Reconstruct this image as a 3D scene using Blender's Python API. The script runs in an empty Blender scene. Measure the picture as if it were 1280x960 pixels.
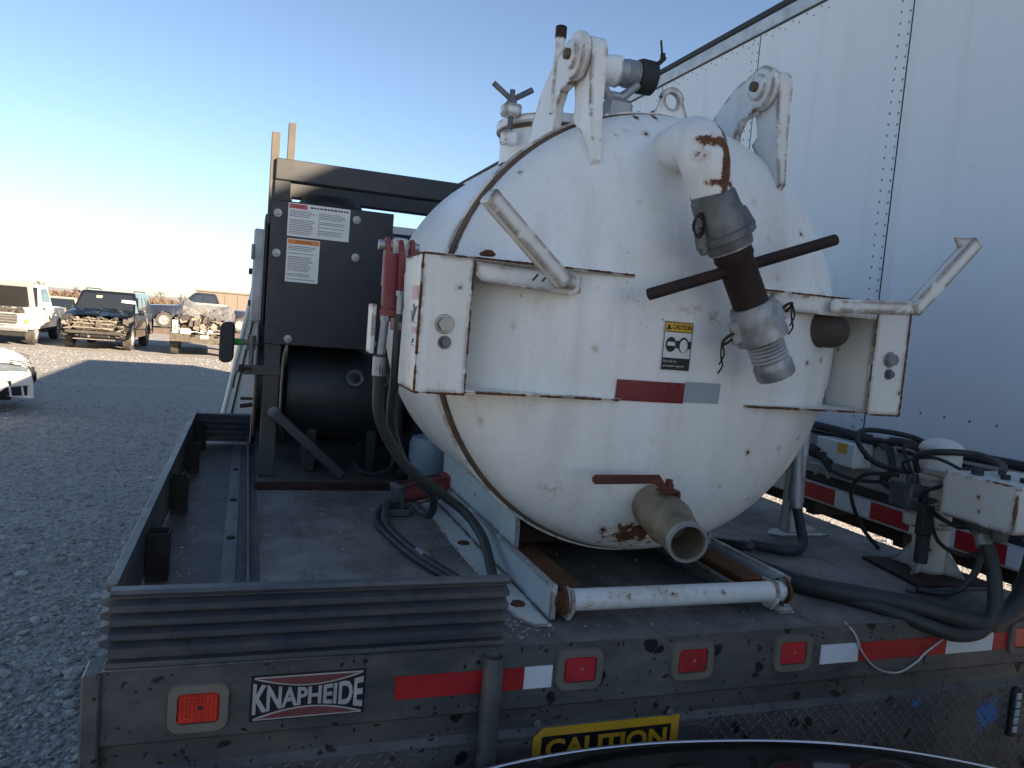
import bpy, bmesh, math, random
from mathutils import Vector, Matrix, noise
from math import sin, cos, pi, radians as R
random.seed(7)
S = bpy.context.scene
COL = S.collection

# ------------------------------------------------------------------ camera, sky, sun, exposure
cd = bpy.data.cameras.new('camera'); cam = bpy.data.objects.new('camera', cd); COL.objects.link(cam)
cd.sensor_fit = 'HORIZONTAL'; cd.sensor_width = 36.0; cd.lens = 27.0      # f = 960 px at 1280 px width
cd.clip_start = 0.02; cd.clip_end = 2000
cam.matrix_world = Matrix(((0.94265584, -0.05227731, -0.32964686, 0.0),
                           (-0.32341923, 0.100946, -0.94085594, 0.0),
                           (0.08246195, 0.99351748, 0.07824985, 1.9),
                           (0, 0, 0, 1)))
S.camera = cam

SUN = Vector((7.25, -11.0, 4.16)).normalized()            # towards the sun: behind and right of the camera, low
EL = math.asin(SUN.z); AZ = math.atan2(SUN.x, SUN.y)
w = bpy.data.worlds.new('World'); S.world = w; w.use_nodes = True
nt = w.node_tree; nt.nodes.clear()
sky = nt.nodes.new('ShaderNodeTexSky'); sky.sky_type = 'NISHITA'; sky.sun_disc = False
sky.sun_elevation = EL; sky.sun_rotation = AZ; sky.altitude = 200; sky.air_density = 0.85; sky.dust_density = 0.5; sky.ozone_density = 2.3
bg = nt.nodes.new('ShaderNodeBackground'); bg.inputs[1].default_value = 0.055
wo = nt.nodes.new('ShaderNodeOutputWorld')
hs = nt.nodes.new('ShaderNodeHueSaturation'); hs.inputs['Saturation'].default_value = .93
nt.links.new(sky.outputs[0], hs.inputs['Color']); nt.links.new(hs.outputs[0], bg.inputs[0]); nt.links.new(bg.outputs[0], wo.inputs[0])
sd = bpy.data.lights.new('sun', 'SUN'); sun = bpy.data.objects.new('sun', sd); COL.objects.link(sun)
sd.energy = 5.0; sd.angle = R(0.55); sd.color = (1.0, 0.80, 0.58)
sun.rotation_euler = (-SUN).to_track_quat('-Z', 'Y').to_euler(); sun.location = SUN * 30
S.view_settings.view_transform = 'Standard'; S.view_settings.look = 'None'
S.view_settings.gamma = 1.0; S.view_settings.exposure = 1.92; S.view_settings.use_curve_mapping = False

# ------------------------------------------------------------------ materials
class N:
    def __init__(s, name):
        s.m = bpy.data.materials.new(name); s.m.use_nodes = True
        s.t = s.m.node_tree; s.n = s.t.nodes; s.b = s.n['Principled BSDF']
        s.co = s.n.new('ShaderNodeTexCoord')
    def link(s, a, b): s.t.links.new(a, b)
    def val(s, sock, v):
        if hasattr(v, 'is_output'): s.link(v, sock)
        elif isinstance(v, (tuple, list)): sock.default_value = tuple(v) + ((1,) if len(v) == 3 and len(sock.default_value) == 4 else ())
        else: sock.default_value = v
    def vec(s, scale=(1, 1, 1), loc=(0, 0, 0), src='Object'):
        m = s.n.new('ShaderNodeMapping'); s.link(s.co.outputs[src], m.inputs[0])
        m.inputs['Scale'].default_value = scale; m.inputs['Location'].default_value = loc
        return m.outputs[0]
    def noise(s, scale=5, detail=4, rough=.55, vec=None, dist=0):
        t = s.n.new('ShaderNodeTexNoise'); s.link(vec or s.co.outputs['Object'], t.inputs['Vector'])
        t.inputs['Scale'].default_value = scale; t.inputs['Detail'].default_value = detail
        t.inputs['Roughness'].default_value = rough; t.inputs['Distortion'].default_value = dist
        return t.outputs['Fac']
    def voro(s, scale=5, vec=None, out='Distance', feature='F1', rnd=1):
        t = s.n.new('ShaderNodeTexVoronoi'); s.link(vec or s.co.outputs['Object'], t.inputs['Vector'])
        t.feature = feature; t.inputs['Scale'].default_value = scale; t.inputs['Randomness'].default_value = rnd
        return t.outputs[out]
    def ramp(s, fac, a, b, ca=(0, 0, 0), cb=(1, 1, 1)):
        m = s.n.new('ShaderNodeMapRange'); m.clamp = True; s.link(fac, m.inputs[0])
        m.inputs[1].default_value = a; m.inputs[2].default_value = b
        return m.outputs[0]
    def mix(s, fac, a, b, mode='MIX'):
        m = s.n.new('ShaderNodeMix'); m.data_type = 'RGBA'; m.blend_type = mode
        s.val(m.inputs[0], fac); s.val(m.inputs[6], a); s.val(m.inputs[7], b)
        return m.outputs[2]
    def math(s, op, a, b=0.0, c=None):
        m = s.n.new('ShaderNodeMath'); m.operation = op; m.use_clamp = False
        s.val(m.inputs[0], a); s.val(m.inputs[1], b)
        if c is not None: s.val(m.inputs[2], c)
        return m.outputs[0]
    def sphere(s, c, r, inner=.3):
        d = s.n.new('ShaderNodeVectorMath'); d.operation = 'DISTANCE'
        s.link(s.co.outputs['Object'], d.inputs[0]); d.inputs[1].default_value = c
        return s.ramp(d.outputs['Value'], r, r * inner)
    def ellip(s, c, rad, inner=.3):
        a = s.n.new('ShaderNodeVectorMath'); a.operation = 'SUBTRACT'
        s.link(s.co.outputs['Object'], a.inputs[0]); a.inputs[1].default_value = c
        d = s.n.new('ShaderNodeVectorMath'); d.operation = 'DIVIDE'; s.link(a.outputs[0], d.inputs[0]); d.inputs[1].default_value = rad
        l = s.n.new('ShaderNodeVectorMath'); l.operation = 'LENGTH'; s.link(d.outputs[0], l.inputs[0])
        return s.ramp(l.outputs['Value'], 1, inner)
    def edge(s, radius=.006):
        b = s.n.new('ShaderNodeBevel'); b.samples = 4; b.inputs[0].default_value = radius
        g = s.n.new('ShaderNodeNewGeometry')
        d = s.n.new('ShaderNodeVectorMath'); d.operation = 'DOT_PRODUCT'
        s.link(b.outputs[0], d.inputs[0]); s.link(g.outputs['Normal'], d.inputs[1])
        return s.ramp(d.outputs['Value'], .999, .82)
    def bump(s, h, strength=.3, dist=.01):
        b = s.n.new('ShaderNodeBump'); b.inputs['Strength'].default_value = strength; b.inputs['Distance'].default_value = dist
        s.link(h, b.inputs['Height']); s.link(b.outputs[0], s.b.inputs['Normal'])
    def done(s, col, rough=.5, metal=0., spec=.5, coat=0, trans=0, emis=None):
        s.val(s.b.inputs['Base Color'], col); s.val(s.b.inputs['Roughness'], rough); s.val(s.b.inputs['Metallic'], metal)
        s.b.inputs['Specular IOR Level'].default_value = spec
        s.b.inputs['Coat Weight'].default_value = coat; s.b.inputs['Transmission Weight'].default_value = trans
        if emis: s.val(s.b.inputs['Emission Color'], emis[0]); s.b.inputs['Emission Strength'].default_value = emis[1]
        return s.m

def mul(c, k): return tuple(x * k for x in c)
def plain(name, col, rough=.5, metal=0., var=.25, scale=9, bump=.1, bscale=90, spec=.5, coat=0, dust=0., dustcol=(.16, .145, .125)):
    n = N(name)
    f = n.ramp(n.noise(scale, 5), .3, .7)
    c = n.mix(f, mul(col, 1 - var), mul(col, 1 + var))
    rr = rough
    if dust:
        d = n.math('MULTIPLY', n.ramp(n.noise(3.1, 6, .65), .35, .75), dust)
        c = n.mix(d, c, dustcol)
    if bump: n.bump(n.noise(bscale, 3), bump, .004)
    r2 = n.math('MULTIPLY_ADD', n.noise(scale * 2.3, 4), .25, rough - .12)
    return n.done(c, r2, metal, spec, coat)

RUST = (.085, .030, .012); RUST2 = (.13, .058, .026)
def white_rust(name, base=(.78, .79, .78), chips=.5, edge=.8, extra=(), drip=.4, rough=.42):
    """weathered white paint: grime, chips down to rust, rusty edges; extra = list of (centre, radii, strength)"""
    n = N(name)
    grime = n.ramp(n.noise(2.2, 6, .6, n.vec((1.2, 1.2, .45))), .42, .78)
    c = n.mix(n.math('MULTIPLY', grime, .45), base, (.42, .405, .36))
    run = n.ramp(n.noise(1, 6, .65, n.vec((16, 16, .8))), .50, .72)
    c = n.mix(n.math('MULTIPLY', run, .28), c, (.40, .38, .33))
    fine = n.ramp(n.noise(38, 4, .7), .55, .8)
    c = n.mix(n.math('MULTIPLY', fine, .22), c, (.33, .30, .26))
    hi = n.noise(55, 5, .7)
    area = n.ramp(n.noise(3.3, 3, .5), .5, .72)
    chip = n.math('MULTIPLY', n.ramp(hi, .70 - .05 * chips, .72 - .05 * chips), n.math('MULTIPLY_ADD', area, .9, .25))
    dots = n.ramp(n.voro(16), .10, .06)
    dsel = n.ramp(n.noise(9, 2), .57 - .08 * chips, .61 - .08 * chips)
    chip = n.math('MAXIMUM', chip, n.math('MULTIPLY', dots, dsel))
    halo = n.math('MULTIPLY', n.ramp(n.voro(16), .26, .05), dsel)
    if edge:
        ed = n.edge(.02)
        e = n.math('MULTIPLY', n.ramp(n.math('ADD', ed, n.math('MULTIPLY_ADD', n.noise(40, 4, .7), 1.0, -.5)), .24, .38), n.ramp(n.noise(11, 4, .7), .56 - .14 * edge, .60 - .12 * edge))
        chip = n.math('MAXIMUM', chip, e)
        e2 = n.math('MULTIPLY', ed, n.ramp(n.noise(13, 4, .7), .25, .6))
        halo = n.math('MAXIMUM', halo, n.math('MULTIPLY', e2, .6 * edge))
    for (cc, rad, st) in extra:
        m = n.ellip(cc, rad, .1)
        th = n.math('ADD', n.noise(34, 6, .75), n.math('MULTIPLY', m, .42 * st))
        chip = n.math('MAXIMUM', chip, n.math('MULTIPLY', n.ramp(th, .76, .80), n.ramp(m, 0, .12)))
        halo = n.math('MAXIMUM', halo, n.math('MULTIPLY', n.ramp(th, .62, .82), n.ramp(m, 0, .4)))
    if drip:
        dr = n.math('MULTIPLY', n.ramp(n.noise(1, 5, .6, n.vec((22, 22, 1.3))), .60, .74), n.ramp(n.noise(2.6, 2), .5, .68))
        halo = n.math('MAXIMUM', halo, n.math('MULTIPLY', dr, drip))
    c = n.mix(n.math('MULTIPLY', halo, .62), c, (.36, .235, .12))
    rc = n.mix(n.ramp(n.noise(60, 3), .35, .65), RUST, RUST2)
    c = n.mix(chip, c, rc)
    r = n.math('MULTIPLY_ADD', chip, .42, rough)
    h = n.math('MULTIPLY_ADD', chip, -.6, n.math('MULTIPLY', n.noise(7, 2), .5))
    n.bump(h, .22, .004)
    return n.done(c, r, 0, .45)

def rusty(name, a=RUST, b=RUST2, rough=.85, scale=16):
    n = N(name)
    f = n.ramp(n.noise(scale, 7, .7), .3, .7)
    c = n.mix(f, a, b); c = n.mix(n.ramp(n.noise(4, 3), .55, .75), c, mul(a, .6))
    n.bump(n.noise(70, 5, .7), .5, .004)
    return n.done(c, rough, 0, .3)

def sill_mat(name, base=(.066, .072, .077), spots=1.0, blue=None):
    """dark painted steel with road film, splashed tar spots and scuffs"""
    n = N(name)
    c = n.mix(n.ramp(n.noise(3.0, 6, .65, n.vec((1, 1, 2.5))), .35, .72), mul(base, .75), (.155, .148, .136))
    c = n.mix(n.math('MULTIPLY', n.ramp(n.noise(24, 5, .7), .5, .8), .45), c, mul(base, .4))
    sc = n.ramp(n.noise(1, 5, .7, n.vec((6, 6, 60))), .66, .74)
    c = n.mix(n.math('MULTIPLY', sc, .30), c, (.2, .2, .2))
    w = n.n.new('ShaderNodeVectorMath'); w.operation = 'ADD'
    nz = n.n.new('ShaderNodeTexNoise'); nz.inputs['Scale'].default_value = 30; n.link(n.co.outputs['Object'], nz.inputs['Vector'])
    ms = n.n.new('ShaderNodeVectorMath'); ms.operation = 'SCALE'; n.link(nz.outputs['Color'], ms.inputs[0]); ms.inputs['Scale'].default_value = .035
    n.link(n.co.outputs['Object'], w.inputs[0]); n.link(ms.outputs[0], w.inputs[1])
    big = n.math('MULTIPLY', n.ramp(n.voro(15, w.outputs[0]), .25, .20), n.ramp(n.noise(11, 1), .49, .52))
    sm = n.math('MULTIPLY', n.ramp(n.voro(52, w.outputs[0]), .25, .17), n.ramp(n.noise(14, 1), .46, .51))
    sp = n.math('MULTIPLY', n.math('MAXIMUM', big, sm), spots)
    c = n.mix(sp, c, (.006, .006, .007))
    if blue:
        for cc, rad in blue:
            th = n.math('ADD', n.noise(40, 5, .7), n.math('MULTIPLY', n.ellip(cc, rad, .1), .5))
            c = n.mix(n.ramp(th, .72, .82), c, (.03, .14, .42))
    rst = n.math('MULTIPLY', n.edge(.006), n.ramp(n.noise(20, 4), .45, .6))
    c = n.mix(n.math('MULTIPLY', rst, .8), c, (.075, .045, .032))
    n.bump(n.noise(60, 5, .7), .25, .003)
    return n.done(c, n.math('MULTIPLY_ADD', n.noise(9, 4), .35, .32), .15, .5)

def deck_mat(name):
    n = N(name)
    c = n.mix(n.ramp(n.noise(2.3, 9, .72), .36, .64), (.080, .077, .073), (.29, .275, .25))
    c = n.mix(n.math('MULTIPLY', n.ramp(n.noise(1, 6, .7, n.vec((14, 2.5, 1))), .52, .66), .5), c, (.055, .055, .058))
    c = n.mix(n.math('MULTIPLY', n.ramp(n.voro(9, n.vec((1, .55, 1), (2, 3, 0))), .16, .08), n.ramp(n.noise(5, 2), .52, .58)), c, (.30, .29, .27))
    c = n.mix(n.math('MULTIPLY', n.ramp(n.noise(7, 6, .7), .60, .76), .55), c, (.22, .208, .19))
    c = n.mix(n.math('MULTIPLY', n.ramp(n.noise(30, 4, .7), .60, .72), .5), c, (.03, .03, .032))
    c = n.mix(n.math('MULTIPLY', n.ramp(n.noise(4.4, 5, .7, n.vec(loc=(3, 1, 0))), .60, .72), .45), c, (.09, .05, .032))
    n.bump(n.noise(45, 6, .75), .45, .004)
    return n.done(c, n.math('MULTIPLY_ADD', n.noise(6, 5), .4, .36), 0, .4)

def gravel_mat(name):
    n = N(name)
    P = 'Object'
    c1 = n.voro(34, out='Color'); hs = n.n.new('ShaderNodeSeparateColor'); n.link(c1, hs.inputs[0])
    c = n.mix(hs.outputs[0], (.25, .243, .233), (.49, .473, .445))
    c2 = n.voro(90, out='Color'); h2 = n.n.new('ShaderNodeSeparateColor'); n.link(c2, h2.inputs[0])
    c = n.mix(.45, c, n.mix(h2.outputs[1], (.23, .223, .213), (.50, .482, .455)))
    c = n.mix(n.ramp(n.noise(.55, 5, .6), .38, .68), c, n.mix(.55, c, (.40, .378, .345)))
    trk = n.ramp(n.noise(1, 3, .5, n.vec((.10, .9, 1))), .5, .66)
    c = n.mix(n.math('MULTIPLY', trk, .45), c, (.45, .43, .40))
    v1 = n.voro(34); v2 = n.voro(90)
    h = n.math('ADD', n.math('MULTIPLY', n.ramp(v1, .7, 0), 1.0), n.math('MULTIPLY', n.ramp(v2, .7, 0), .45))
    h = n.math('ADD', h, n.math('MULTIPLY', n.noise(3, 4), 1.4))
    n.bump(h, .95, .022)
    return n.done(c, .95, 0, .2)

MT = {}
MT['white'] = white_rust('white_paint', chips=.62, edge=.6, extra=[
    ((.96, 1.70, 1.39), (.16, .2, .07), 1.0), ((.885, 1.76, 2.44), (.012, .1, .035), .9), ((.935, 1.76, 2.45), (.012, .1, .035), .9),
    ((.72, 1.74, 1.50), (.05, .2, .06), .55), ((.84, 1.64, 1.985), (.05, .1, .03), .55), ((1.06, 1.62, 1.95), (.06, .1, .03), .5),
    ((1.0, 1.62, 1.97), (.06, .1, .025), .5)])
MT['white_edge'] = white_rust('white_bracket_paint', base=(.76, .76, .73), chips=.55, edge=1.0, drip=.7)
MT['white_bar'] = white_rust('white_bar_paint', base=(.66, .69, .69), chips=.8, edge=.6, drip=.2, extra=[((1.0, 1.6, 1.275), (.35, .05, .022), .8), ((.8, 1.6, 1.26), (.08, .05, .03), .5)])
MT['elbow'] = white_rust('elbow_paint', base=(.76, .77, .76), chips=.6, edge=0, drip=.3, extra=[
    ((.958, 1.455, 2.285), (.022, .040, .12), 1.7), ((.972, 1.49, 2.36), (.035, .06, .05), 1.5), ((.925, 1.465, 2.325), (.065, .06, .024), 1.25), ((.955, 1.46, 2.238), (.07, .07, .018), 1.1), ((.90, 1.47, 2.29), (.03, .05, .04), .6)])
MT['skid'] = white_rust('pale_blue_skid_paint', base=(.50, .55, .55), chips=.7, edge=1.0, drip=.5)
MT['lift'] = white_rust('lift_paint', base=(.60, .60, .57), chips=.5, edge=.9, drip=.6)
MT['boom'] = white_rust('boom_paint', base=(.62, .62, .60), chips=.5, edge=.9, drip=.6, extra=[((1.88, 1.40, 1.53), (.012, .012, .09), 1.3), ((1.88, 1.45, 1.59), (.02, .08, .012), 1.0)])
MT['rust'] = rusty('rusty_steel'); MT['dark_rust'] = rusty('dark_rusty_pipe', (.022, .012, .010), (.046, .023, .018), .7, 22); MT['pocket'] = rusty('stake_pocket_steel', (.012, .011, .011), (.032, .027, .025), .8, 12)
MT['rust_red'] = rusty('rusty_red_handle', (.085, .028, .02), (.15, .05, .032), .7, 20)
MT['gasket'] = rusty('gasket_brown', (.075, .047, .030), (.15, .105, .07), .8, 20)
MT['sill'] = sill_mat('tar_spotted_sill', blue=[((2.0, 1.485, .93), (.07, .1, .075)), ((1.74, 1.485, .985), (.03, .1, .02))])
MT['sill_plain'] = sill_mat('scuffed_dark_steel', (.080, .088, .098), .45)
MT['trough'] = plain('rusty_trough_floor', (.062, .054, .052), .6, .1, var=.5, scale=5, bump=.3, dust=.5, dustcol=(.095, .088, .084))
MT['corr'] = sill_mat('ribbed_board_steel', (.066, .082, .108), .25)
MT['deck'] = deck_mat('worn_steel_deck')
MT['gravel'] = gravel_mat('gravel_ground')
def stone_mat(name):
    n = N(name)
    a = n.n.new('ShaderNodeAttribute'); a.attribute_name = 'tone'
    c = n.mix(a.outputs['Fac'], (.17, .166, .16), (.58, .565, .54))
    c = n.mix(n.math('MULTIPLY', n.noise(60, 3), .3), c, (.2, .185, .165))
    return n.done(c, .93, 0, .25)
MT['stone'] = stone_mat('crushed_stone')
MT['black'] = plain('black_paint', (.014, .016, .021), .5, dust=.25, dustcol=(.045, .045, .045))
MT['panel'] = plain('black_powder_coat', (.010, .012, .018), .45, var=.3, dust=.28, dustcol=(.03, .03, .035))
MT['frame'] = plain('dusty_black_tube', (.030, .033, .036), .6, dust=.5, dustcol=(.085, .08, .075))
MT['sun_tube'] = plain('sun_tinted_tube', (.085, .078, .068), .7, dust=.45, dustcol=(.09, .05, .025))  # warm sunlight on the frame tips put into the stub colour
MT['hose'] = plain('rubber_hose', (.020, .021, .023), .55, dust=.7, dustcol=(.06, .072, .068))
MT['rubber'] = plain('black_rubber', (.018, .018, .02), .7, dust=.25, dustcol=(.06, .058, .055))
MT['red'] = plain('red_paint', (.21, .025, .025), .55, dust=.55, dustcol=(.16, .09, .08))
MT['galv'] = plain('galvanised', (.33, .34, .35), .5, .55, dust=.35, dustcol=(.22, .215, .205))
MT['alu'] = plain('cast_aluminium', (.30, .31, .315), .5, .45, var=.45, scale=22, bump=.35, bscale=60, dust=.4, dustcol=(.17, .165, .16))
MT['alu_dark'] = plain('dull_grey_coupler', (.125, .13, .135), .5, .4, var=.5, scale=20, bump=.35, bscale=60, dust=.35, dustcol=(.09, .085, .08))
MT['brass'] = plain('dirty_valve_body', (.25, .21, .15), .5, .3, var=.5, scale=14, bump=.3, bscale=60, dust=.7, dustcol=(.12, .09, .06))
MT['cap'] = plain('brown_cap', (.062, .048, .040), .75, dust=.3, dustcol=(.09, .075, .06))
MT['bolt'] = plain('zinc_bolt', (.33, .33, .32), .45, .6, dust=.25)
MT['bezel'] = plain('dusty_lamp_grommet', (.155, .135, .11), .85, var=.2, dust=.4, dustcol=(.20, .175, .14))
def lens(name, col):
    n = N(name); wv = n.voro(150, rnd=0)
    n.bump(wv, .35, .003)
    c = n.mix(n.ramp(n.noise(9, 4), .4, .7), col, mul(col, .55))
    m = n.done(c, .22, 0, .6, .3)
    n.b.inputs['Subsurface Weight'].default_value = 0
    return m
MT['lens'] = lens('red_lens', (.52, .022, .030)); MT['amber'] = lens('orange_red_lens', (.74, .042, .022))
MT['tape_r'] = plain('red_tape', (.36, .018, .022), .35, var=.2, scale=14, bump=.03); MT['tape_w'] = plain('white_tape', (.66, .70, .73), .35, var=.1, bump=.03, dust=.15)
MT['tape_dr'] = plain('dark_red_tape', (.16, .012, .022), .3, var=.2, bump=.02); MT['tape_s'] = plain('silver_tape', (.30, .34, .39), .35, var=.08, bump=.02)
MT['yellow'] = plain('sign_yellow', (.66, .37, .018), .45, var=.12, dust=.2); MT['ink'] = plain('print_black', (.008, .008, .009), .5, var=.1, bump=0)
MT['paper'] = plain('label_white', (.66, .67, .65), .5, var=.05, bump=0); MT['orange'] = plain('label_orange', (.68, .20, .03), .5, var=.1, bump=0)
MT['label_red'] = plain('label_red', (.50, .10, .085), .5, var=.1, bump=0); MT['pink'] = plain('faded_red_print', (.62, .36, .36), .5, var=.1, bump=0)
MT['badge_red'] = plain('badge_red', (.17, .030, .035), .5, var=.35, scale=25, bump=0, dust=.3); MT['badge_w'] = plain('badge_white', (.42, .43, .43), .5, var=.2, scale=30, bump=0, dust=.4)
MT['grey_print'] = plain('faint_grey_print', (.22, .22, .23), .6, var=.1, bump=0)
def trailer_mat(name):
    n = N(name)
    c = n.mix(n.ramp(n.noise(.7, 5, .55, n.vec((1, 1, .5))), .35, .75), (.74, .775, .81), (.66, .695, .73))
    st = n.ramp(n.noise(1, 4, .6, n.vec((9, 9, .25))), .52, .8)
    c = n.mix(n.math('MULTIPLY', st, .26), c, (.40, .40, .38))
    sm = n.math('MULTIPLY', n.ramp(n.noise(7, 6, .7), .60, .72), n.ramp(n.noise(1.1, 2), .5, .62))
    c = n.mix(n.math('MULTIPLY', sm, .35), c, (.34, .34, .33))
    n.bump(n.noise(1.6, 2), .45, .04)
    return n.done(c, n.math('MULTIPLY_ADD', n.noise(2, 3), .2, .38), 0, .35, 0)
MT['trailer'] = trailer_mat('trailer_white_skin')
MT['trailer_rail'] = plain('trailer_aluminium_rail', (.48, .49, .50), .45, .3, dust=.2)
MT['trailer_grey'] = plain('trailer_grey_band', (.33, .345, .345), .55, dust=.35, dustcol=(.24, .23, .21))
MT['rivet'] = plain('rivet_grey', (.20, .215, .24), .5, .3, bump=0)
def paint(name, col, rough=.25, coat=.5, dust=.2, dustcol=(.25, .22, .18)):
    return plain(name, col, rough, 0, .06, 3, 0, 60, .5, coat, dust, dustcol)
MT['car_white'] = paint('white_car_paint', (.74, .73, .71), .3, .4, .15); MT['car_black'] = paint('black_car_paint', (.008, .009, .011), .12, .9, .04, (.06, .055, .05))
MT['hood_black'] = paint('glossy_black_bonnet', (.006, .006, .007), .10, .6, .25, (.03, .03, .03))
MT['car_silver'] = paint('silver_car_paint', (.36, .36, .355), .35, .4, .3); MT['car_tan'] = paint('tan_car_paint', (.42, .35, .26), .35, .3, .2)
MT['cab_white'] = paint('white_cab_paint', (.62, .65, .64), .4, .2, .25, (.45, .44, .40)); MT['car_dark'] = paint('dark_blue_paint', (.010, .013, .024), .2, .6, .03)
def glass_mat(name, col=(.02, .025, .03)):
    n = N(name); return n.done(col, .06, 0, .8, .6)
MT['glass'] = glass_mat('dark_car_glass'); MT['glass_lamp'] = plain('headlamp_glass', (.40, .43, .46), .12, .2, .1, bump=0, coat=.8)
MT['lamp_dark'] = plain('smoked_headlamp', (.10, .125, .15), .1, .1, .2, bump=0, coat=.9)
MT['tyre'] = plain('tyre_rubber', (.030, .029, .028), .85, dust=.75, dustcol=(.13, .115, .095)); MT['rim'] = plain('alloy_rim', (.38, .37, .35), .4, .5, dust=.4)
MT['chrome'] = plain('chrome', (.62, .63, .65), .12, 1.0, .05, bump=0); MT['chrome_dull'] = plain('dull_chrome', (.45, .45, .44), .28, .8, .1, dust=.3)
MT['under'] = plain('underbody_dark', (.012, .012, .012), .85); MT['debris'] = plain('dusty_debris', (.16, .14, .115), .8, .1, var=.6, scale=14, dust=.6, dustcol=(.30, .26, .20))
MT['debris_dark'] = plain('dark_debris', (.035, .033, .03), .7, .1, var=.5, scale=12, dust=.4, dustcol=(.17, .145, .115))
MT['amber_lamp'] = plain('amber_lamp', (.55, .22, .06), .2, 0, .2, bump=0, coat=.5)
MT['wallb'] = plain('tan_metal_wall', (.15, .125, .10), .7, var=.08); MT['bark'] = plain('bare_twigs', (.10, .075, .06), .9); MT['brush'] = plain('dry_brush', (.12, .085, .06), .95, var=.4)
MT['jug'] = plain('pale_blue_plastic', (.22, .30, .35), .45, var=.15, dust=.3); MT['green'] = plain('green_spring_paint', (.03, .30, .05), .45, var=.1)
MT['sticker'] = plain('pale_green_sticker', (.30, .40, .26), .5, bump=0)
MT['led'] = plain('clear_led_lens', (.50, .55, .60), .12, .3, .3, scale=60, coat=.6); MT['tan_floor'] = plain('oily_skid_floor', (.105, .098, .082), .5, var=.4, scale=5, dust=.4, dustcol=(.05, .045, .04))
MT['straw'] = plain('straw_rope', (.30, .22, .14), .9, var=.3)

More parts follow.
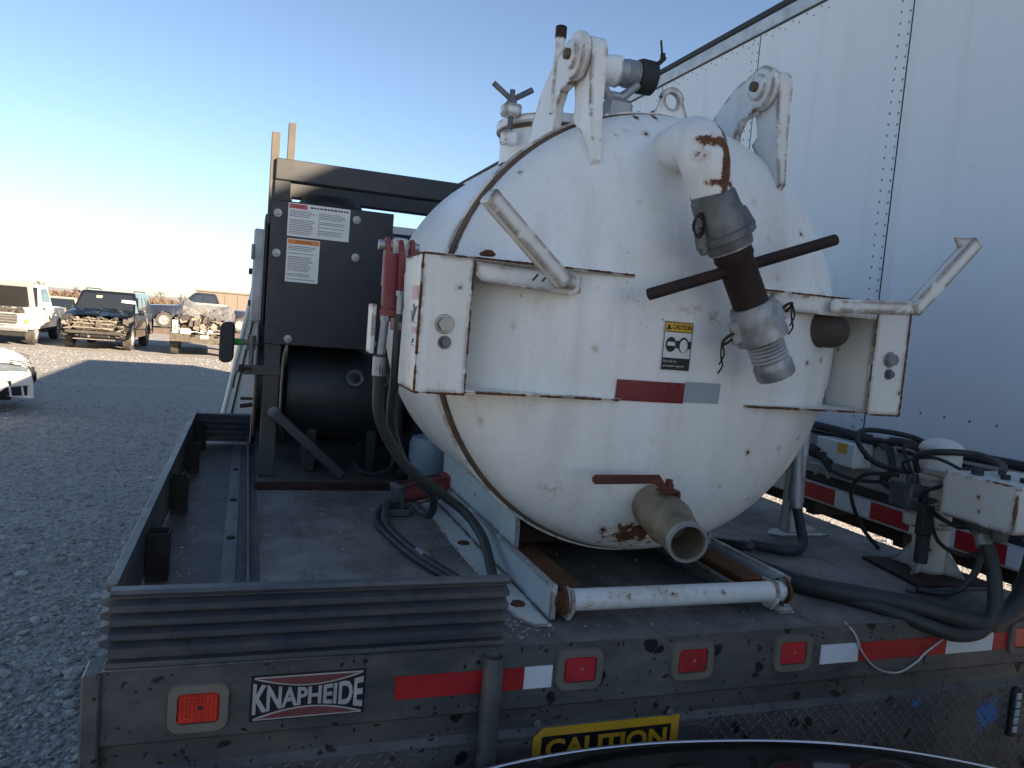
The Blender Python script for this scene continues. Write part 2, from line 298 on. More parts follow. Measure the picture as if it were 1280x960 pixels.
# ------------------------------------------------------------------ mesh helpers
class MB:
    def __init__(s): s.bm = bmesh.new()
    def _m(s, verts, M): 
        if M is not None:
            for v in verts: v.co = M @ v.co
    def box(s, a, b, bev=0, M=None, seg=1):
        a = Vector(a); b = Vector(b)
        co = [(x, y, z) for x in (a.x, b.x) for y in (a.y, b.y) for z in (a.z, b.z)]
        vs = [s.bm.verts.new(c) for c in co]
        fs = [s.bm.faces.new([vs[i] for i in f]) for f in ((0, 1, 3, 2), (4, 6, 7, 5), (0, 4, 5, 1), (2, 3, 7, 6), (0, 2, 6, 4), (1, 5, 7, 3))]
        bmesh.ops.recalc_face_normals(s.bm, faces=fs)
        if bev:
            es = list({e for f in fs for e in f.edges})
            r = bmesh.ops.bevel(s.bm, geom=es, offset=bev, segments=seg, affect='EDGES', profile=.5)
            vs = list({v for f in r['faces'] for v in f.verts} | {v for v in vs if v.is_valid})
        s._m(vs, M); return s
    def bar(s, p0, p1, wx, wy, bev=0, up=(0, 0, 1)):
        p0 = Vector(p0); p1 = Vector(p1); d = p1 - p0; L = d.length; d.normalize()
        u = Vector(up); 
        if abs(u.dot(d)) > .98: u = Vector((0, 1, 0))
        x = d.cross(u).normalized(); y = x.cross(d).normalized()
        M = Matrix((x, y, d)).transposed().to_4x4(); M.translation = p0
        return s.box((-wx / 2, -wy / 2, 0), (wx / 2, wy / 2, L), bev, M)
    def ring(s, c, x, y, r, n): return [s.bm.verts.new(c + x * (r * cos(2 * pi * i / n)) + y * (r * sin(2 * pi * i / n))) for i in range(n)]
    def tube(s, path, r, n=10, caps=True, sub=0):
        P = [Vector(p) for p in path]
        rs = list(r) if isinstance(r, (list, tuple)) else [r] * len(P)
        if sub: P, rs = smooth_path(P, rs, sub)
        prev = None; X = None
        for i, p in enumerate(P):
            d = (P[min(i + 1, len(P) - 1)] - P[max(i - 1, 0)])
            if d.length < 1e-9: d = Vector((0, 0, 1))
            d.normalize()
            if X is None:
                u = Vector((0, 0, 1)) if abs(d.z) < .9 else Vector((0, 1, 0)); X = d.cross(u).normalized()
            X = (X - d * X.dot(d)).normalized(); Y = d.cross(X)
            rg = s.ring(p, X, Y, max(rs[i], 1e-5), n)
            if prev:
                for k in range(n): s.bm.faces.new((prev[k], prev[(k + 1) % n], rg[(k + 1) % n], rg[k]))
            elif caps: s.bm.faces.new(rg[::-1])
            prev = rg
        if caps: s.bm.faces.new(prev)
        return s
    def cyl(s, p0, p1, r0, r1=None, n=16, caps=True): return s.tube([p0, p1], [r0, r0 if r1 is None else r1], n, caps)
    def lathe(s, o, axis, prof, n=24, closed=False):
        """prof: (distance along axis, radius)"""
        o = Vector(o); d = Vector(axis).normalized(); u = Vector((0, 0, 1)) if abs(d.z) < .9 else Vector((0, 1, 0))
        X = d.cross(u).normalized(); Y = d.cross(X); rings = []
        for (t, r) in prof: rings.append(s.ring(o + d * t, X, Y, max(r, 1e-5), n))
        for a, b in zip(rings, rings[1:] + ([rings[0]] if closed else [])):
            for k in range(n): s.bm.faces.new((a[k], a[(k + 1) % n], b[(k + 1) % n], b[k]))
        return s
    def prism(s, poly, o, u, v, wdir, th, bev=0):
        """polygon (a,b) in the plane o + a*u + b*v, extruded th along wdir"""
        o, u, v, wd = Vector(o), Vector(u), Vector(v), Vector(wdir)
        A = [s.bm.verts.new(o + u * a + v * b) for a, b in poly]; B = [s.bm.verts.new(p.co + wd * th) for p in A]
        fs = [s.bm.faces.new(A), s.bm.faces.new(B[::-1])]; n = len(A)
        es = list(fs[0].edges) + list(fs[1].edges)
        for i in range(n): fs.append(s.bm.faces.new((A[i], B[i], B[(i + 1) % n], A[(i + 1) % n])))
        bmesh.ops.recalc_face_normals(s.bm, faces=fs)
        if bev: bmesh.ops.bevel(s.bm, geom=es, offset=bev, segments=1, affect='EDGES')
        return s
    def grid(s, f, nu, nv):
        V = [[s.bm.verts.new(f(i / nu, j / nv)) for j in range(nv + 1)] for i in range(nu + 1)]
        for i in range(nu):
            for j in range(nv): s.bm.faces.new((V[i][j], V[i + 1][j], V[i + 1][j + 1], V[i][j + 1]))
        return s
    def poly(s, pts): s.bm.faces.new([s.bm.verts.new(p) for p in pts]); return s
    def obj(s, name, mat, parent=None, smooth=None, local=False, label=None, kind=None, fix=False):
        if fix: bmesh.ops.recalc_face_normals(s.bm, faces=s.bm.faces)
        me = bpy.data.meshes.new(name); s.bm.to_mesh(me); s.bm.free()
        me.materials.append(MT[mat] if isinstance(mat, str) else mat)
        if smooth is not None:
            me.polygons.foreach_set('use_smooth', [True] * len(me.polygons))
            if smooth < 180: me.set_sharp_from_angle(angle=R(smooth))
        o = bpy.data.objects.new(name, me); COL.objects.link(o)
        if parent:
            o.parent = parent
            if not local: o.matrix_parent_inverse = world_of(parent).inverted()
        if label: o['label'] = label
        if kind: o['kind'] = kind
        return o
def world_of(o):
    M = o.matrix_basis.copy()
    return (world_of(o.parent) @ o.matrix_parent_inverse @ M) if o.parent else M
def smooth_path(P, rs, sub):
    Q = []; q = []
    for i in range(len(P) - 1):
        p0, p1, p2, p3 = P[max(i - 1, 0)], P[i], P[i + 1], P[min(i + 2, len(P) - 1)]
        for k in range(sub):
            t = k / sub; t2 = t * t; t3 = t2 * t
            Q.append(.5 * ((2 * p1) + (p2 - p0) * t + (2 * p0 - 5 * p1 + 4 * p2 - p3) * t2 + (3 * p1 - p0 - 3 * p2 + p3) * t3))
            q.append(rs[i] * (1 - t) + rs[i + 1] * t)
    Q.append(P[-1]); q.append(rs[-1]); return Q, q
def thing(name, label, cat, loc=(0, 0, 0), rz=0, group=None):
    o = bpy.data.objects.new(name, None); COL.objects.link(o); o.location = loc; o.rotation_euler = (0, 0, rz)
    o.empty_display_size = .1; o['label'] = label; o['category'] = cat
    if group: o['group'] = group
    return o
def tag(o, label, cat, group=None):
    o['label'] = label; o['category'] = cat
    if group: o['group'] = group
    return o
def copy_tree(o, parent=None):
    c = o.copy(); COL.objects.link(c); c.parent = parent
    for ch in o.children: copy_tree(ch, c)
    return c
def text_mesh(txt, size=1.0, bold=0.0):
    cu = bpy.data.curves.new('t', 'FONT'); cu.body = txt; cu.size = size; cu.offset = bold; cu.resolution_u = 3
    o = bpy.data.objects.new('t', cu); COL.objects.link(o)
    dg = bpy.context.evaluated_depsgraph_get(); dg.update()
    me = o.evaluated_get(dg).to_mesh()
    V = [v.co.copy() for v in me.vertices]; F = [tuple(p.vertices) for p in me.polygons]
    o.evaluated_get(dg).to_mesh_clear(); bpy.data.objects.remove(o); bpy.data.curves.remove(cu)
    return V, F
def text_obj(name, txt, mat, parent, place, w, h, bold=0.0, warp=None):
    """lettering fitted to a w x h rectangle; place(a, b) gives the world point"""
    V, F = text_mesh(txt, 1.0, bold)
    x0 = min(v.x for v in V); x1 = max(v.x for v in V); y0 = min(v.y for v in V); y1 = max(v.y for v in V)
    mb = MB(); P = []
    for v in V:
        a = (v.x - x0) / (x1 - x0); b = (v.y - y0) / (y1 - y0)
        if warp: a, b = warp(a, b)
        P.append(mb.bm.verts.new(place(a * w, b * h)))
    for f in F:
        try: mb.bm.faces.new([P[i] for i in f])
        except ValueError: pass
    return mb.obj(name, mat, parent)
def bolt(mb, p, d, r=.012, h=.01, washer=True):
    p = Vector(p); d = Vector(d).normalized()
    if washer: mb.cyl(p, p + d * h * .25, r * 1.45, n=14)
    mb.cyl(p + d * h * .2, p + d * h, r, r * .96, n=6)
def rrect(w, h, r, n=4):
    pts = []
    for cx, cy, a0 in ((w / 2 - r, h / 2 - r, 0), (-w / 2 + r, h / 2 - r, 90), (-w / 2 + r, -h / 2 + r, 180), (w / 2 - r, -h / 2 + r, 270)):
        for i in range(n + 1): a = R(a0 + 90 * i / n); pts.append((cx + r * cos(a), cy + r * sin(a)))
    return pts
X_, Y_, Z_ = Vector((1, 0, 0)), Vector((0, 1, 0)), Vector((0, 0, 1))

# ------------------------------------------------------------------ ground
mb = MB(); mb.poly([(-600, -300, 0), (600, -300, 0), (600, 900, 0), (-600, 900, 0)])
g = mb.obj('ground', 'gravel'); g['kind'] = 'structure'
def scatter():
    """loose crushed stone lying on the lot, denser and finer close by"""
    rnd = random.Random(3)
    base = bmesh.new(); bmesh.ops.create_icosphere(base, subdivisions=1, radius=1)
    bv = [v.co.copy() for v in base.verts]; bf = [tuple(v.index for v in f.verts) for f in base.faces]; base.free()
    V = []; F = []; T = []
    def stone(x, y, s):
        sx, sy, sz = s * rnd.uniform(.7, 1.3), s * rnd.uniform(.7, 1.3), s * rnd.uniform(.35, .75)
        rz = rnd.uniform(0, pi); c, sn = cos(rz), sin(rz); o = len(V); tl = rnd.uniform(-.3, .3)
        for v in bv:
            k = rnd.uniform(.72, 1.15); a, b, d = v.x * sx * k, v.y * sy * k, v.z * sz * k
            V.append((x + a * c - b * sn, y + a * sn + b * c, sz * .35 + d + a * tl))
        t = min(1, max(0, rnd.gauss(.40, .14)))
        for f in bf: F.append((o + f[0], o + f[1], o + f[2]))
        T.extend([t] * len(bv))
    for (n, y0, y1, s0, s1) in ((9000, 2.6, 6.5, .006, .022), (1000, 2.6, 6.5, .02, .045), (8000, 6.5, 14, .010, .030), (4000, 14, 26, .012, .028)):
        for i in range(n):
            y = rnd.uniform(y0, y1) if y0 > 3 else y0 + (y1 - y0) * rnd.random() ** 1.2
            x = -.1 - rnd.random() * (.36 * y + .35)
            s = s0 + (s1 - s0) * rnd.random() ** 2.5
            stone(x, y, s)
    for i in range(1800): stone(rnd.uniform(2.4, 8), rnd.uniform(.5, 9), .01 + .03 * rnd.random() ** 2)
    me = bpy.data.meshes.new('gravel_stones'); me.from_pydata(V, [], F)
    at = me.attributes.new('tone', 'FLOAT', 'POINT'); at.data.foreach_set('value', T)
    me.materials.append(MT['stone'])
    o = bpy.data.objects.new('gravel_stones', me); COL.objects.link(o)
    o['kind'] = 'stuff'; o['label'] = 'loose grey crushed stone scattered over the lot'
scatter()

# ------------------------------------------------------------------ flatbed truck
D = 1.215                                   # deck height
CX = 1.01                                   # centre line of truck and tank
truck = thing('flatbed_truck', 'dark steel flatbed truck with white cab carrying the vacuum tank', 'truck', (CX, 4.2, 0))
mb = MB(); mb.box((-.215, 1.49, D - .06), (2.235, 3.98, D)); mb.obj('deck', 'deck', truck)
# rear sill: upper lamp strip, folded lower lip, recessed apron
mb = MB()
prof = [(0, D - .001), (0, 1.075), (.020, 1.062), (.020, 1.018), (.006, 1.004), (.006, .70), (.03, .70), (.05, D - .061), (.05, D - .001)]
mb.prism([(y, z) for y, z in prof], (-.226, 1.487, 0), Y_, Z_, X_, 2.47, .004); mb.obj('rear_sill', 'sill', truck)
mb = MB(); mb.box((-.245, 1.476, 1.213), (-.213, 1.55, .70), .004); mb.obj('corner_post', 'sill', truck)
mb = MB(); mb.box((2.225, 1.476, 1.213), (2.257, 1.55, .70), .004); mb.obj('corner_post', 'sill', truck)
# raised tread lozenges on the apron (too small to pick apart)
mb = MB()
def lozenge(x, z, a):
    L, wd, h = .013, .0042, .0022; c, s = cos(a), sin(a)
    P = [(L, 0), (0, wd), (-L, 0), (0, -wd)]
    vs = [mb.bm.verts.new((x + p * c - q * s, 1.4925, z + p * s + q * c)) for p, q in P]; t = mb.bm.verts.new((x, 1.4925 - h, z))
    for i in range(4): mb.bm.faces.new((vs[(i + 1) % 4], vs[i], t))
for j in range(18):
    for i in range(80):
        x = -.20 + i * .0305 + (.0153 if j % 2 else 0); z = .735 + j * .0153
        if z > .998 or (.36 < x < 1.07) or x > 2.2: continue
        lozenge(x, z, R(40) if (i + j) % 2 else R(-40))
mb.obj('tread_pattern', 'sill_plain', truck, kind='stuff', fix=True)
mb = MB(); mb.box((.36, 1.4895, .705), (1.07, 1.4935, .995), .001); mb.obj('apron_plate', 'sill', truck)
# strap pipe standing on the sill
mb = MB(); mb.lathe((.523, 1.462, .72), Z_, [(0, .0), (0, .0215), (.485, .0215), (.487, .0195), (.480, .0175), (.30, .0175), (.30, 0)], 20)
mb.obj('stake_pipe', 'sill_plain', truck, 40)
# lamps
def lamp(cx, cz, w, h, mat, lab):
    r = thing_part = MB()
    y = 1.487
    outer = rrect(w, h, .022, 5); inner = rrect(w - .034, h - .034, .010, 5); n = len(outer)
    O0 = [r.bm.verts.new((cx + a, y, cz + b)) for a, b in outer]
    O1 = [r.bm.verts.new((cx + a * .97, y - .010, cz + b * .97)) for a, b in outer]
    I1 = [r.bm.verts.new((cx + a, y - .010, cz + b)) for a, b in inner]
    I0 = [r.bm.verts.new((cx + a, y - .001, cz + b)) for a, b in inner]
    for A, B in ((O0, O1), (O1, I1), (I1, I0)):
        for i in range(n): r.bm.faces.new((A[i], A[(i + 1) % n], B[(i + 1) % n], B[i]))
    b = r.obj('marker_lamp', 'bezel', truck, 50, label=lab, fix=True)
    q = MB(); q.box((cx - w / 2 + .018, y - .0085, cz - h / 2 + .018), (cx + w / 2 - .018, y - .0015, cz + h / 2 - .018), .0028); q.obj('lens', mat, b)
    q = MB(); q.cyl((cx + .004, y - .0087, cz + .001), (cx + .004, y - .0092, cz + .001), .005, n=10); q.obj('bulb_spot', 'label_red' if mat == 'lens' else 'rust_red', b)
lamp(-.048, 1.137, .108, .094, 'amber', 'orange red marker lamp in a dusty grommet')
for cx in (.732, 1.019, 1.303): lamp(cx, 1.155, .112, .092, 'lens', 'red marker lamp in a dusty grommet')
lamp(2.085, 1.150, .108, .094, 'lens', 'red marker lamp in a dusty grommet')
# reflective tape
def strip(name, x0, x1, z0, z1, mat, lab=None):
    q = MB(); q.box((x0, 1.4842, z0), (x1, 1.4868, z1)); q.obj(name, mat, truck, label=lab)
for x0, x1, m in ((.322, .603, 'tape_r'), (.603, .668, 'tape_w'), (1.392, 1.510, 'tape_w'), (1.510, 1.806, 'tape_r'), (1.806, 1.975, 'tape_w'), (1.975, 2.03, 'tape_r')):
    strip('reflective_tape', x0, x1, 1.118, 1.167, m)
# maker's badge: two red blades and bowed lettering
badge = MB(); badge.box((.044, 1.4843, 1.098), (.262, 1.4868, 1.189)); badge = badge.obj('maker_badge', 'ink', truck, label='worn maker badge with bowed white lettering between red blades')
def bow(a): return .5 + .5 * abs(2 * a - 1) ** 1.6
for sgn in (1, -1):
    for mat, ins, dy in (('badge_w', 0, 1.4835), ('badge_red', .0028, 1.4828)):
        q = MB(); zc = 1.1435; T = []; B = []
        for i in range(21):
            a = i / 20; x = .050 + .206 * a; top = .043 - ins; low = .043 - .004 - .0185 * sin(pi * a) ** .9 + ins
            if ins: x = .054 + .198 * a
            low = min(low, top - .0004)
            T.append((x, dy, zc + sgn * top)); B.append((x, dy, zc + sgn * low))
        q.poly(T + B[::-1]); q.obj('blade', mat, badge)
def kn_warp(a, b):
    hgt = .55 + .45 * abs(2 * a - 1) ** 1.7
    return a, .5 + (b - .5) * hgt
text_obj('lettering', 'KNAPHEIDE', 'badge_w', badge, lambda a, b: Vector((.048 + a, 1.4832, 1.1115 + b)), .210, .064, .032, kn_warp)
# caution plate
cp = MB(); cp.prism([(0, 0), (.365, 0), (.365, .155), (.022, .155), (0, .135)], (.638, 1.4893, .868), X_, Z_, -Y_, .003)
cp = cp.obj('caution_plate', 'yellow', truck, label='yellow caution plate with black lettering bolted to the apron')
q = MB(); q.box((.658, 1.4853, .945), (.982, 1.4862, 1.004)); q.obj('border', 'ink', cp)
text_obj('lettering', 'CAUTION', 'yellow', cp, lambda a, b: Vector((.668 + a, 1.4846, .951 + b)), .304, .046, .035)
for x, z in ((.645, 1.034), (.978, 1.029)):
    q = MB(); bolt(q, (x, 1.489, z), -Y_, .006, .007); q.obj('bolt', 'bolt', truck)
# small clear strip lamp on the right of the apron
q = MB(); q.prism(rrect(.030, .145, .014, 5), (2.095, 1.491, .93), X_, Z_, -Y_, .012, .003); sl = q.obj('strip_lamp', 'rubber', truck, 40)
for i in range(5):
    q = MB(); q.box((2.086, 1.4745, .872 + i * .024), (2.104, 1.4800, .892 + i * .024), .002); q.obj('led', 'led', sl)
# ribbed boards
def ribbed(name, o, u, out, L, z0=.012, top=.148, cap=.022):
    h = top - z0; P = []; n = 4; Y0 = 0
    P.append((0, z0))
    for i in range(n):
        a = z0 + .012 + (h - .030) * i / n; s = (h - .030) / n
        P += [(0, a), (.019, a + s * .20), (.021, a + s * .62), (0, a + s * .84)]
    P += [(0, top - .016), (cap * .64, top - .014), (cap, top - .006), (cap * .77, top), (-.006 if cap > .01 else -.002, top), (-.006 if cap > .01 else -.002, z0)]
    q = MB(); q.prism([(a, b) for a, b in P], Vector(o), Vector(out), Z_, Vector(u), L)
    return q.obj(name, 'corr', truck, label=None)
ribbed('ribbed_board', (-.206, 1.512, D), X_, -Y_, .762)
ribbed('ribbed_board', (-.206, 1.528, D), Y_, -X_, 2.36, cap=.014)
ribbed('ribbed_board', (-.204, 3.868, D), X_, -Y_, .245)
q = MB(); q.box((-.212, 1.493, D + .001), (.556, 1.527, D + .011), .002); q.obj('board_base', 'sill_plain', truck)
for y in (1.985, 2.60, 3.22, 3.72):
    q = MB(); x0, x1 = -.198, -.148; t = .004; z1 = D + .118
    for a, b in (((x0, y - .03), (x0 + t, y + .03)), ((x1 - t, y - .03), (x1, y + .03)), ((x0 + t, y - .03), (x1 - t, y - .03 + t)), ((x0 + t, y + .03 - t), (x1 - t, y + .03))):
        q.box((a[0], a[1], D + .001), (b[0], b[1], z1))
    q.obj('stake_pocket', 'pocket', truck)
q = MB(); q.box((.030, 1.532, D + .001), (.036, 3.86, D + .052)); q.box((.036, 1.532, D + .001), (.064, 3.86, D + .006)); q.obj('trough_divider', 'corr', truck)
q = MB(); q.box((-.200, 1.530, D + .0004), (.0295, 3.866, D + .0012)); q.obj('trough_floor', 'trough', truck)
q = MB(); q.box((-.03, 1.532, D + .0015), (.006, 3.85, D + .0045)); q.obj('trough_strip', 'sill_plain', truck)
for y in (1.9, 2.3, 2.75, 3.25):
    q = MB(); q.cyl((-.012, y, D + .005), (-.012, y, D + .009), .012, .010, n=10); q.obj('bolt', 'dark_rust', truck)
q = MB(); q.box((.045, 3.862, D + .001), (.085, 3.90, D + .155), .003); q.obj('board_post', 'dark_rust', truck)
# chassis, axle, wheels
q = MB()
for x in (CX - .43, CX + .43): q.box((x - .04, 1.56, .72), (x + .04, 9.0, .94), .006)
for y in (1.6, 2.6, 3.6, 4.6): q.box((CX - .39, y - .04, .76), (CX + .39, y + .04, .90))
q.box((-.15, 1.56, .98), (2.17, 1.66, 1.10)); 
for y in (2.2, 2.9, 3.6): q.box((-.18, y - .03, 1.06), (2.2, y + .03, 1.154))
for x in (CX - .43, CX + .43): q.box((x - .035, 1.56, .94), (x + .035, 3.95, 1.06))
q.obj('chassis', 'under', truck)
def wheel(parent, p, r=.40, wd=.24, rimr=.24, side=1, name='wheel', spokes=6, rim='rim', local=True):
    """p = centre; axle along local x; side = which way the rim faces"""
    p = Vector(p); q = MB()
    q.lathe(p - X_ * (wd / 2), X_, [(.012, rimr), (0, rimr + .03), (0, r - .05), (.03, r - .008), (wd * .5, r), (wd - .03, r - .008), (wd, r - .05), (wd, rimr + .03), (wd - .012, rimr)], 32)
    t = None
    m = MB(); f = p + X_ * (side * (wd / 2 - .02))
    m.lathe(f, X_ * side, [(-.12, rimr * .98), (0, rimr * 1.0), (.012, rimr * .93), (-.03, rimr * .86), (-.05, .09), (.0, .075), (.015, .05), (.015, 0)], 28)
    for i in range(spokes):
        a = 2 * pi * i / spokes; d = Vector((0, cos(a), sin(a)))
        m.bar(f + d * .05 + X_ * side * -.018, f + d * rimr * .93 + X_ * side * -.008, .05, .022, .004, up=X_)
    wh = m.obj(name, rim, parent, 35, local=local)
    q.obj('tyre', 'tyre', wh, 35, local=local)
    return wh
for x, s in ((-.02, -1), (.26, -1), (1.76, 1), (2.04, 1)): wheel(truck, (x, 3.25, .42), .42, .23, .24, s, local=False)
q = MB(); q.cyl((.0, 3.25, .42), (2.02, 3.25, .42), .06); q.lathe((CX, 3.25, .42), X_, [(-.2, 0), (-.17, .1), (0, .18), (.17, .1), (.2, 0)], 20)
for x in (CX - .43, CX + .43): q.box((x - .03, 2.75, .48), (x + .03, 3.75, .56)); q.box((x - .05, 3.18, .44), (x + .05, 3.32, .72))
q.obj('axle', 'under', truck, 40)
# cab: lower flare, tumblehome, vertical rear corner, roof, bonnet
def cab():
    half = lambda z: (1.125 if z < 1.2 else 1.125 - (z - 1.2) * (.155 / .85) if z < 2.05 else .970 - (z - 2.05) * .18)
    Z = [.55, .9, 1.2, 1.45, 1.75, 2.05, 2.24, 2.30]
    for (name, y0, y1, zt, tp) in (('cab_body', 4.20, 6.55, 2.31, 0), ):
        q = MB(); rings = []
        for y, sc, dz in ((4.20, .985, 0), (4.24, 1, 0), (5.2, 1, 0), (6.1, .99, 0)):
            lim = Z
            L = [Vector((CX - half(z) * sc, y, z)) for z in lim]; Rr = [Vector((CX + half(z) * sc, y, z)) for z in reversed(lim)]
            rings.append([q.bm.verts.new(p) for p in L + [Vector((CX - .5, y, 2.37)), Vector((CX + .5, y, 2.37))] + Rr])
        for a, b in zip(rings, rings[1:]):
            n = len(a)
            for i in range(n): q.bm.faces.new((a[i], a[(i + 1) % n], b[(i + 1) % n], b[i]))
        q.bm.faces.new(rings[0]); q.bm.faces.new(rings[-1][::-1])
        c = q.obj('cab_body', 'cab_white', truck, 30, fix=True)
    q = MB(); q.box((CX - 1.0, 6.1, .60), (CX + 1.0, 7.45, 1.42), .10, seg=3); q.obj('bonnet', 'cab_white', truck, 40)
    q = MB(); q.poly([(CX - .72, 4.196, 1.72), (CX + .72, 4.196, 1.72), (CX + .66, 4.196, 2.16), (CX - .66, 4.196, 2.16)]); q.obj('rear_window', 'glass', truck)
    q = MB(); q.poly([(CX - .92, 6.115, 1.5), (CX - .82, 6.115, 2.2), (CX + .82, 6.115, 2.2), (CX + .92, 6.115, 1.5)]); q.obj('windscreen', 'glass', truck)
    # door seam moulding along the slanted edge and its hinge blocks
    q = MB(); q.tube([(CX - half(1.2) + .005, 4.205, 1.2), (CX - half(2.05) - .003, 4.205, 2.05)], .012, 8); q.obj('edge_moulding', 'cab_white', truck)
    q = MB(); q.tube([(CX - half(1.2) + .045, 4.192, 1.2), (CX - half(2.05) + .030, 4.192, 2.05)], .0045, 6); q.obj('seam', 'rubber', truck)
    q = MB(); q.box((.012, 4.12, 1.80), (.062, 4.235, 2.27), .008); q.obj('corner_panel', 'trailer_rail', truck)
    for z, x in ((2.04, -.005), (1.88, .000)):
        q = MB(); q.box((x, 4.15, z), (x + .030, 4.215, z + .03), .004); q.obj('hinge', 'rubber', truck)
    q = MB(); q.box((.002, 4.10, 2.115), (.016, 4.18, 2.19), .004); q.obj('latch', 'galv', truck)
    for s in (-1, 1):
        wheel(truck, (CX + s * .93, 6.75, .42), .42, .25, .24, s, local=False)
    q = MB(); q.box((CX - 1.02, 7.42, .55), (CX + 1.02, 7.60, .85), .03); q.obj('front_bumper', 'chrome_dull', truck)
    q = MB(); q.box((CX - .62, 7.44, .90), (CX + .62, 7.48, 1.30), .02); q.obj('grille', 'under', truck)
    for s in (-1, 1): 
        q = MB(); q.box((CX + s * .84 - .14, 7.42, .98), (CX + s * .84 + .14, 7.47, 1.22), .02); q.obj('headlight', 'glass_lamp', truck)
cab()
def deck_dirt():
    rnd = random.Random(21); V = []; F = []; T = []
    for i in range(2600):
        if rnd.random() < .5: x, y = rnd.uniform(-.2, .65), 1.55 + 2.3 * rnd.random() ** 1.5
        else: x, y = rnd.uniform(.75, 2.2), 1.52 + 1.2 * rnd.random() ** 1.4
        if rnd.random() < .45: x = rnd.choice((-.13, .045, .60, .66)) + rnd.gauss(0, .02)
        if x < -.14 or x > 2.2: continue
        s_ = .0012 + .0045 * rnd.random() ** 3; o = len(V)
        for d in ((1, 0, 0), (-.5, .8, 0), (-.6, -.7, 0), (.1, .1, .8)): V.append((x + d[0] * s_ * rnd.uniform(.6, 1.4), y + d[1] * s_ * rnd.uniform(.6, 1.4), D + .0008 + d[2] * s_)); T.append(rnd.random() * .7)
        F += [(o, o + 1, o + 3), (o + 1, o + 2, o + 3), (o + 2, o, o + 3)]
    me = bpy.data.meshes.new('deck_grit'); me.from_pydata(V, [], F); at = me.attributes.new('tone', 'FLOAT', 'POINT'); at.data.foreach_set('value', T); me.materials.append(MT['stone'])
    o = bpy.data.objects.new('deck_grit', me); COL.objects.link(o); o['kind'] = 'stuff'; o['label'] = 'fine grit and crumbs of dirt lying on the steel deck'
deck_dirt()
q = MB()
for i in range(14):
    a = random.uniform(0, 6.3); q.bar((.075 + .025 * cos(a), 1.72 + .02 * sin(a), D + .005), (.075 + random.uniform(-.035, .04), 1.72 + random.uniform(-.02, .02), D + random.uniform(.012, .035)), .004, .004)
q.cyl((.055, 1.72, D + .001), (.10, 1.725, D + .012), .014, .012, 8)
tag(q.obj('frayed_rope', 'straw'), 'small frayed end of straw coloured rope on the deck behind the ribbed board', 'rope')

# ------------------------------------------------------------------ vacuum tank
TX, TZ, TR, TY, TD = 1.012, 1.893, .572, 1.822, .208     # axis x, axis z, radius, door joint, door depth
def dome_y(x, z):
    q = 1 - (((x - TX) ** 2 + (z - TZ) ** 2) / TR ** 2) ** 1.2
    return TY - .004 - TD * max(q, 0) ** .48
def on_dome(x, z, lift=.003): return Vector((x, dome_y(x, z) - lift, z))
tank = thing('vacuum_tank', 'white steel vacuum tank with domed rear door and rusty fittings on the flatbed', 'tank', (TX, 2.1, D))
c0 = (TX, 0, TZ)
mb = MB(); mb.lathe(c0, Y_, [(1.862, TR - .02), (1.862, TR), (2.60, TR), (2.66, TR * .97), (2.74, TR * .83), (2.79, TR * .6), (2.815, TR * .3), (2.82, 0)], 96)
mb.obj('shell', 'white', tank, 40, fix=True)
mb = MB(); mb.lathe(c0, Y_, [(TY + .026, TR - .05), (TY + .026, TR + .016), (TY + .052, TR + .016), (TY + .052, TR - .05)], 96); mb.obj('shell_flange', 'white', tank, 40, fix=True)
mb = MB(); mb.lathe(c0, Y_, [(TY + .004, TR - .03), (TY + .004, TR + .007), (TY + .026, TR + .010), (TY + .026, TR - .03)], 96); mb.obj('door_gasket', 'gasket', tank, 40, fix=True)
mb = MB()
prof = [(TY + .004, TR - .01), (TY + .004, TR), (TY - .004, TR)]
for i in range(1, 29):
    a = pi / 2 * i / 28; prof.append((TY - .004 - TD * sin(a) ** .96, TR * max(cos(a), 0) ** (1 / 1.2)))
mb.lathe(c0, Y_, prof, 96); door = mb.obj('rear_door', 'white', tank, 35, fix=True)

# door clamps: box at either side with the shelf plates that run to the dome
BF = 1.612                                           # front plane of the clamp boxes
def clamp_box(s):
    xo = TX + s * .668; xi = TX + s * .556; z0, z1 = 1.737, 2.034
    a, b = min(xo, xi), max(xo, xi); t = .008
    q = MB(); q.box((a, BF, z0), (b, BF + t, z1), .0015); bx = q.obj('clamp_box', 'white_edge', tank)
    q = MB(); xs = (xo, xo - s * t); q.box((min(xs), BF + t + .0005, z0), (max(xs), 1.80, z1), .001); q.obj('outer_plate', 'white_edge', bx)
    q = MB(); xs = (xi + s * .002, xi + s * (t + .002)); q.box((min(xs), BF + t + .0005, z0 + .002), (max(xs), 1.78, z1 - .002), .001); q.obj('inner_plate', 'white_edge', bx)
    # shelves: plan polygon from the box to the dome
    for z, xe, nm in ((z1 - .004, .165, 'upper_shelf'), (z0 + .002, .175, 'lower_shelf')):
        P = [(xo - s * .002, BF + .003), (TX + s * xe, BF + .001)]
        N_ = 10
        for i in range(N_ + 1):
            x = TX + s * (xe + (.50 - xe) * i / N_); P.append((x, dome_y(x, z) + .012))
        P += [(xo - s * .002, 1.80)]
        q = MB(); q.prism(P, (0, 0, z), X_, Y_, Z_, .007); q.obj(nm, 'white_edge', bx)
    # bolts
    xc = (xo + xi) / 2 
    q = MB(); q.lathe((xc, BF, 1.887), -Y_, [(0, .021), (.002, .0215), (.004, .020), (.004, .0)], 24); bolt(q, (xc, BF - .003, 1.887), -Y_, .0165, .016, False); q.obj('hinge_bolt', 'bolt', bx, 30)
    q = MB(); bolt(q, (xc + .003, BF, 1.848), -Y_, .010, .014); q.obj('lock_bolt', 'alu_dark', bx, 30)
    return bx
bl = clamp_box(-1); br = clamp_box(1)
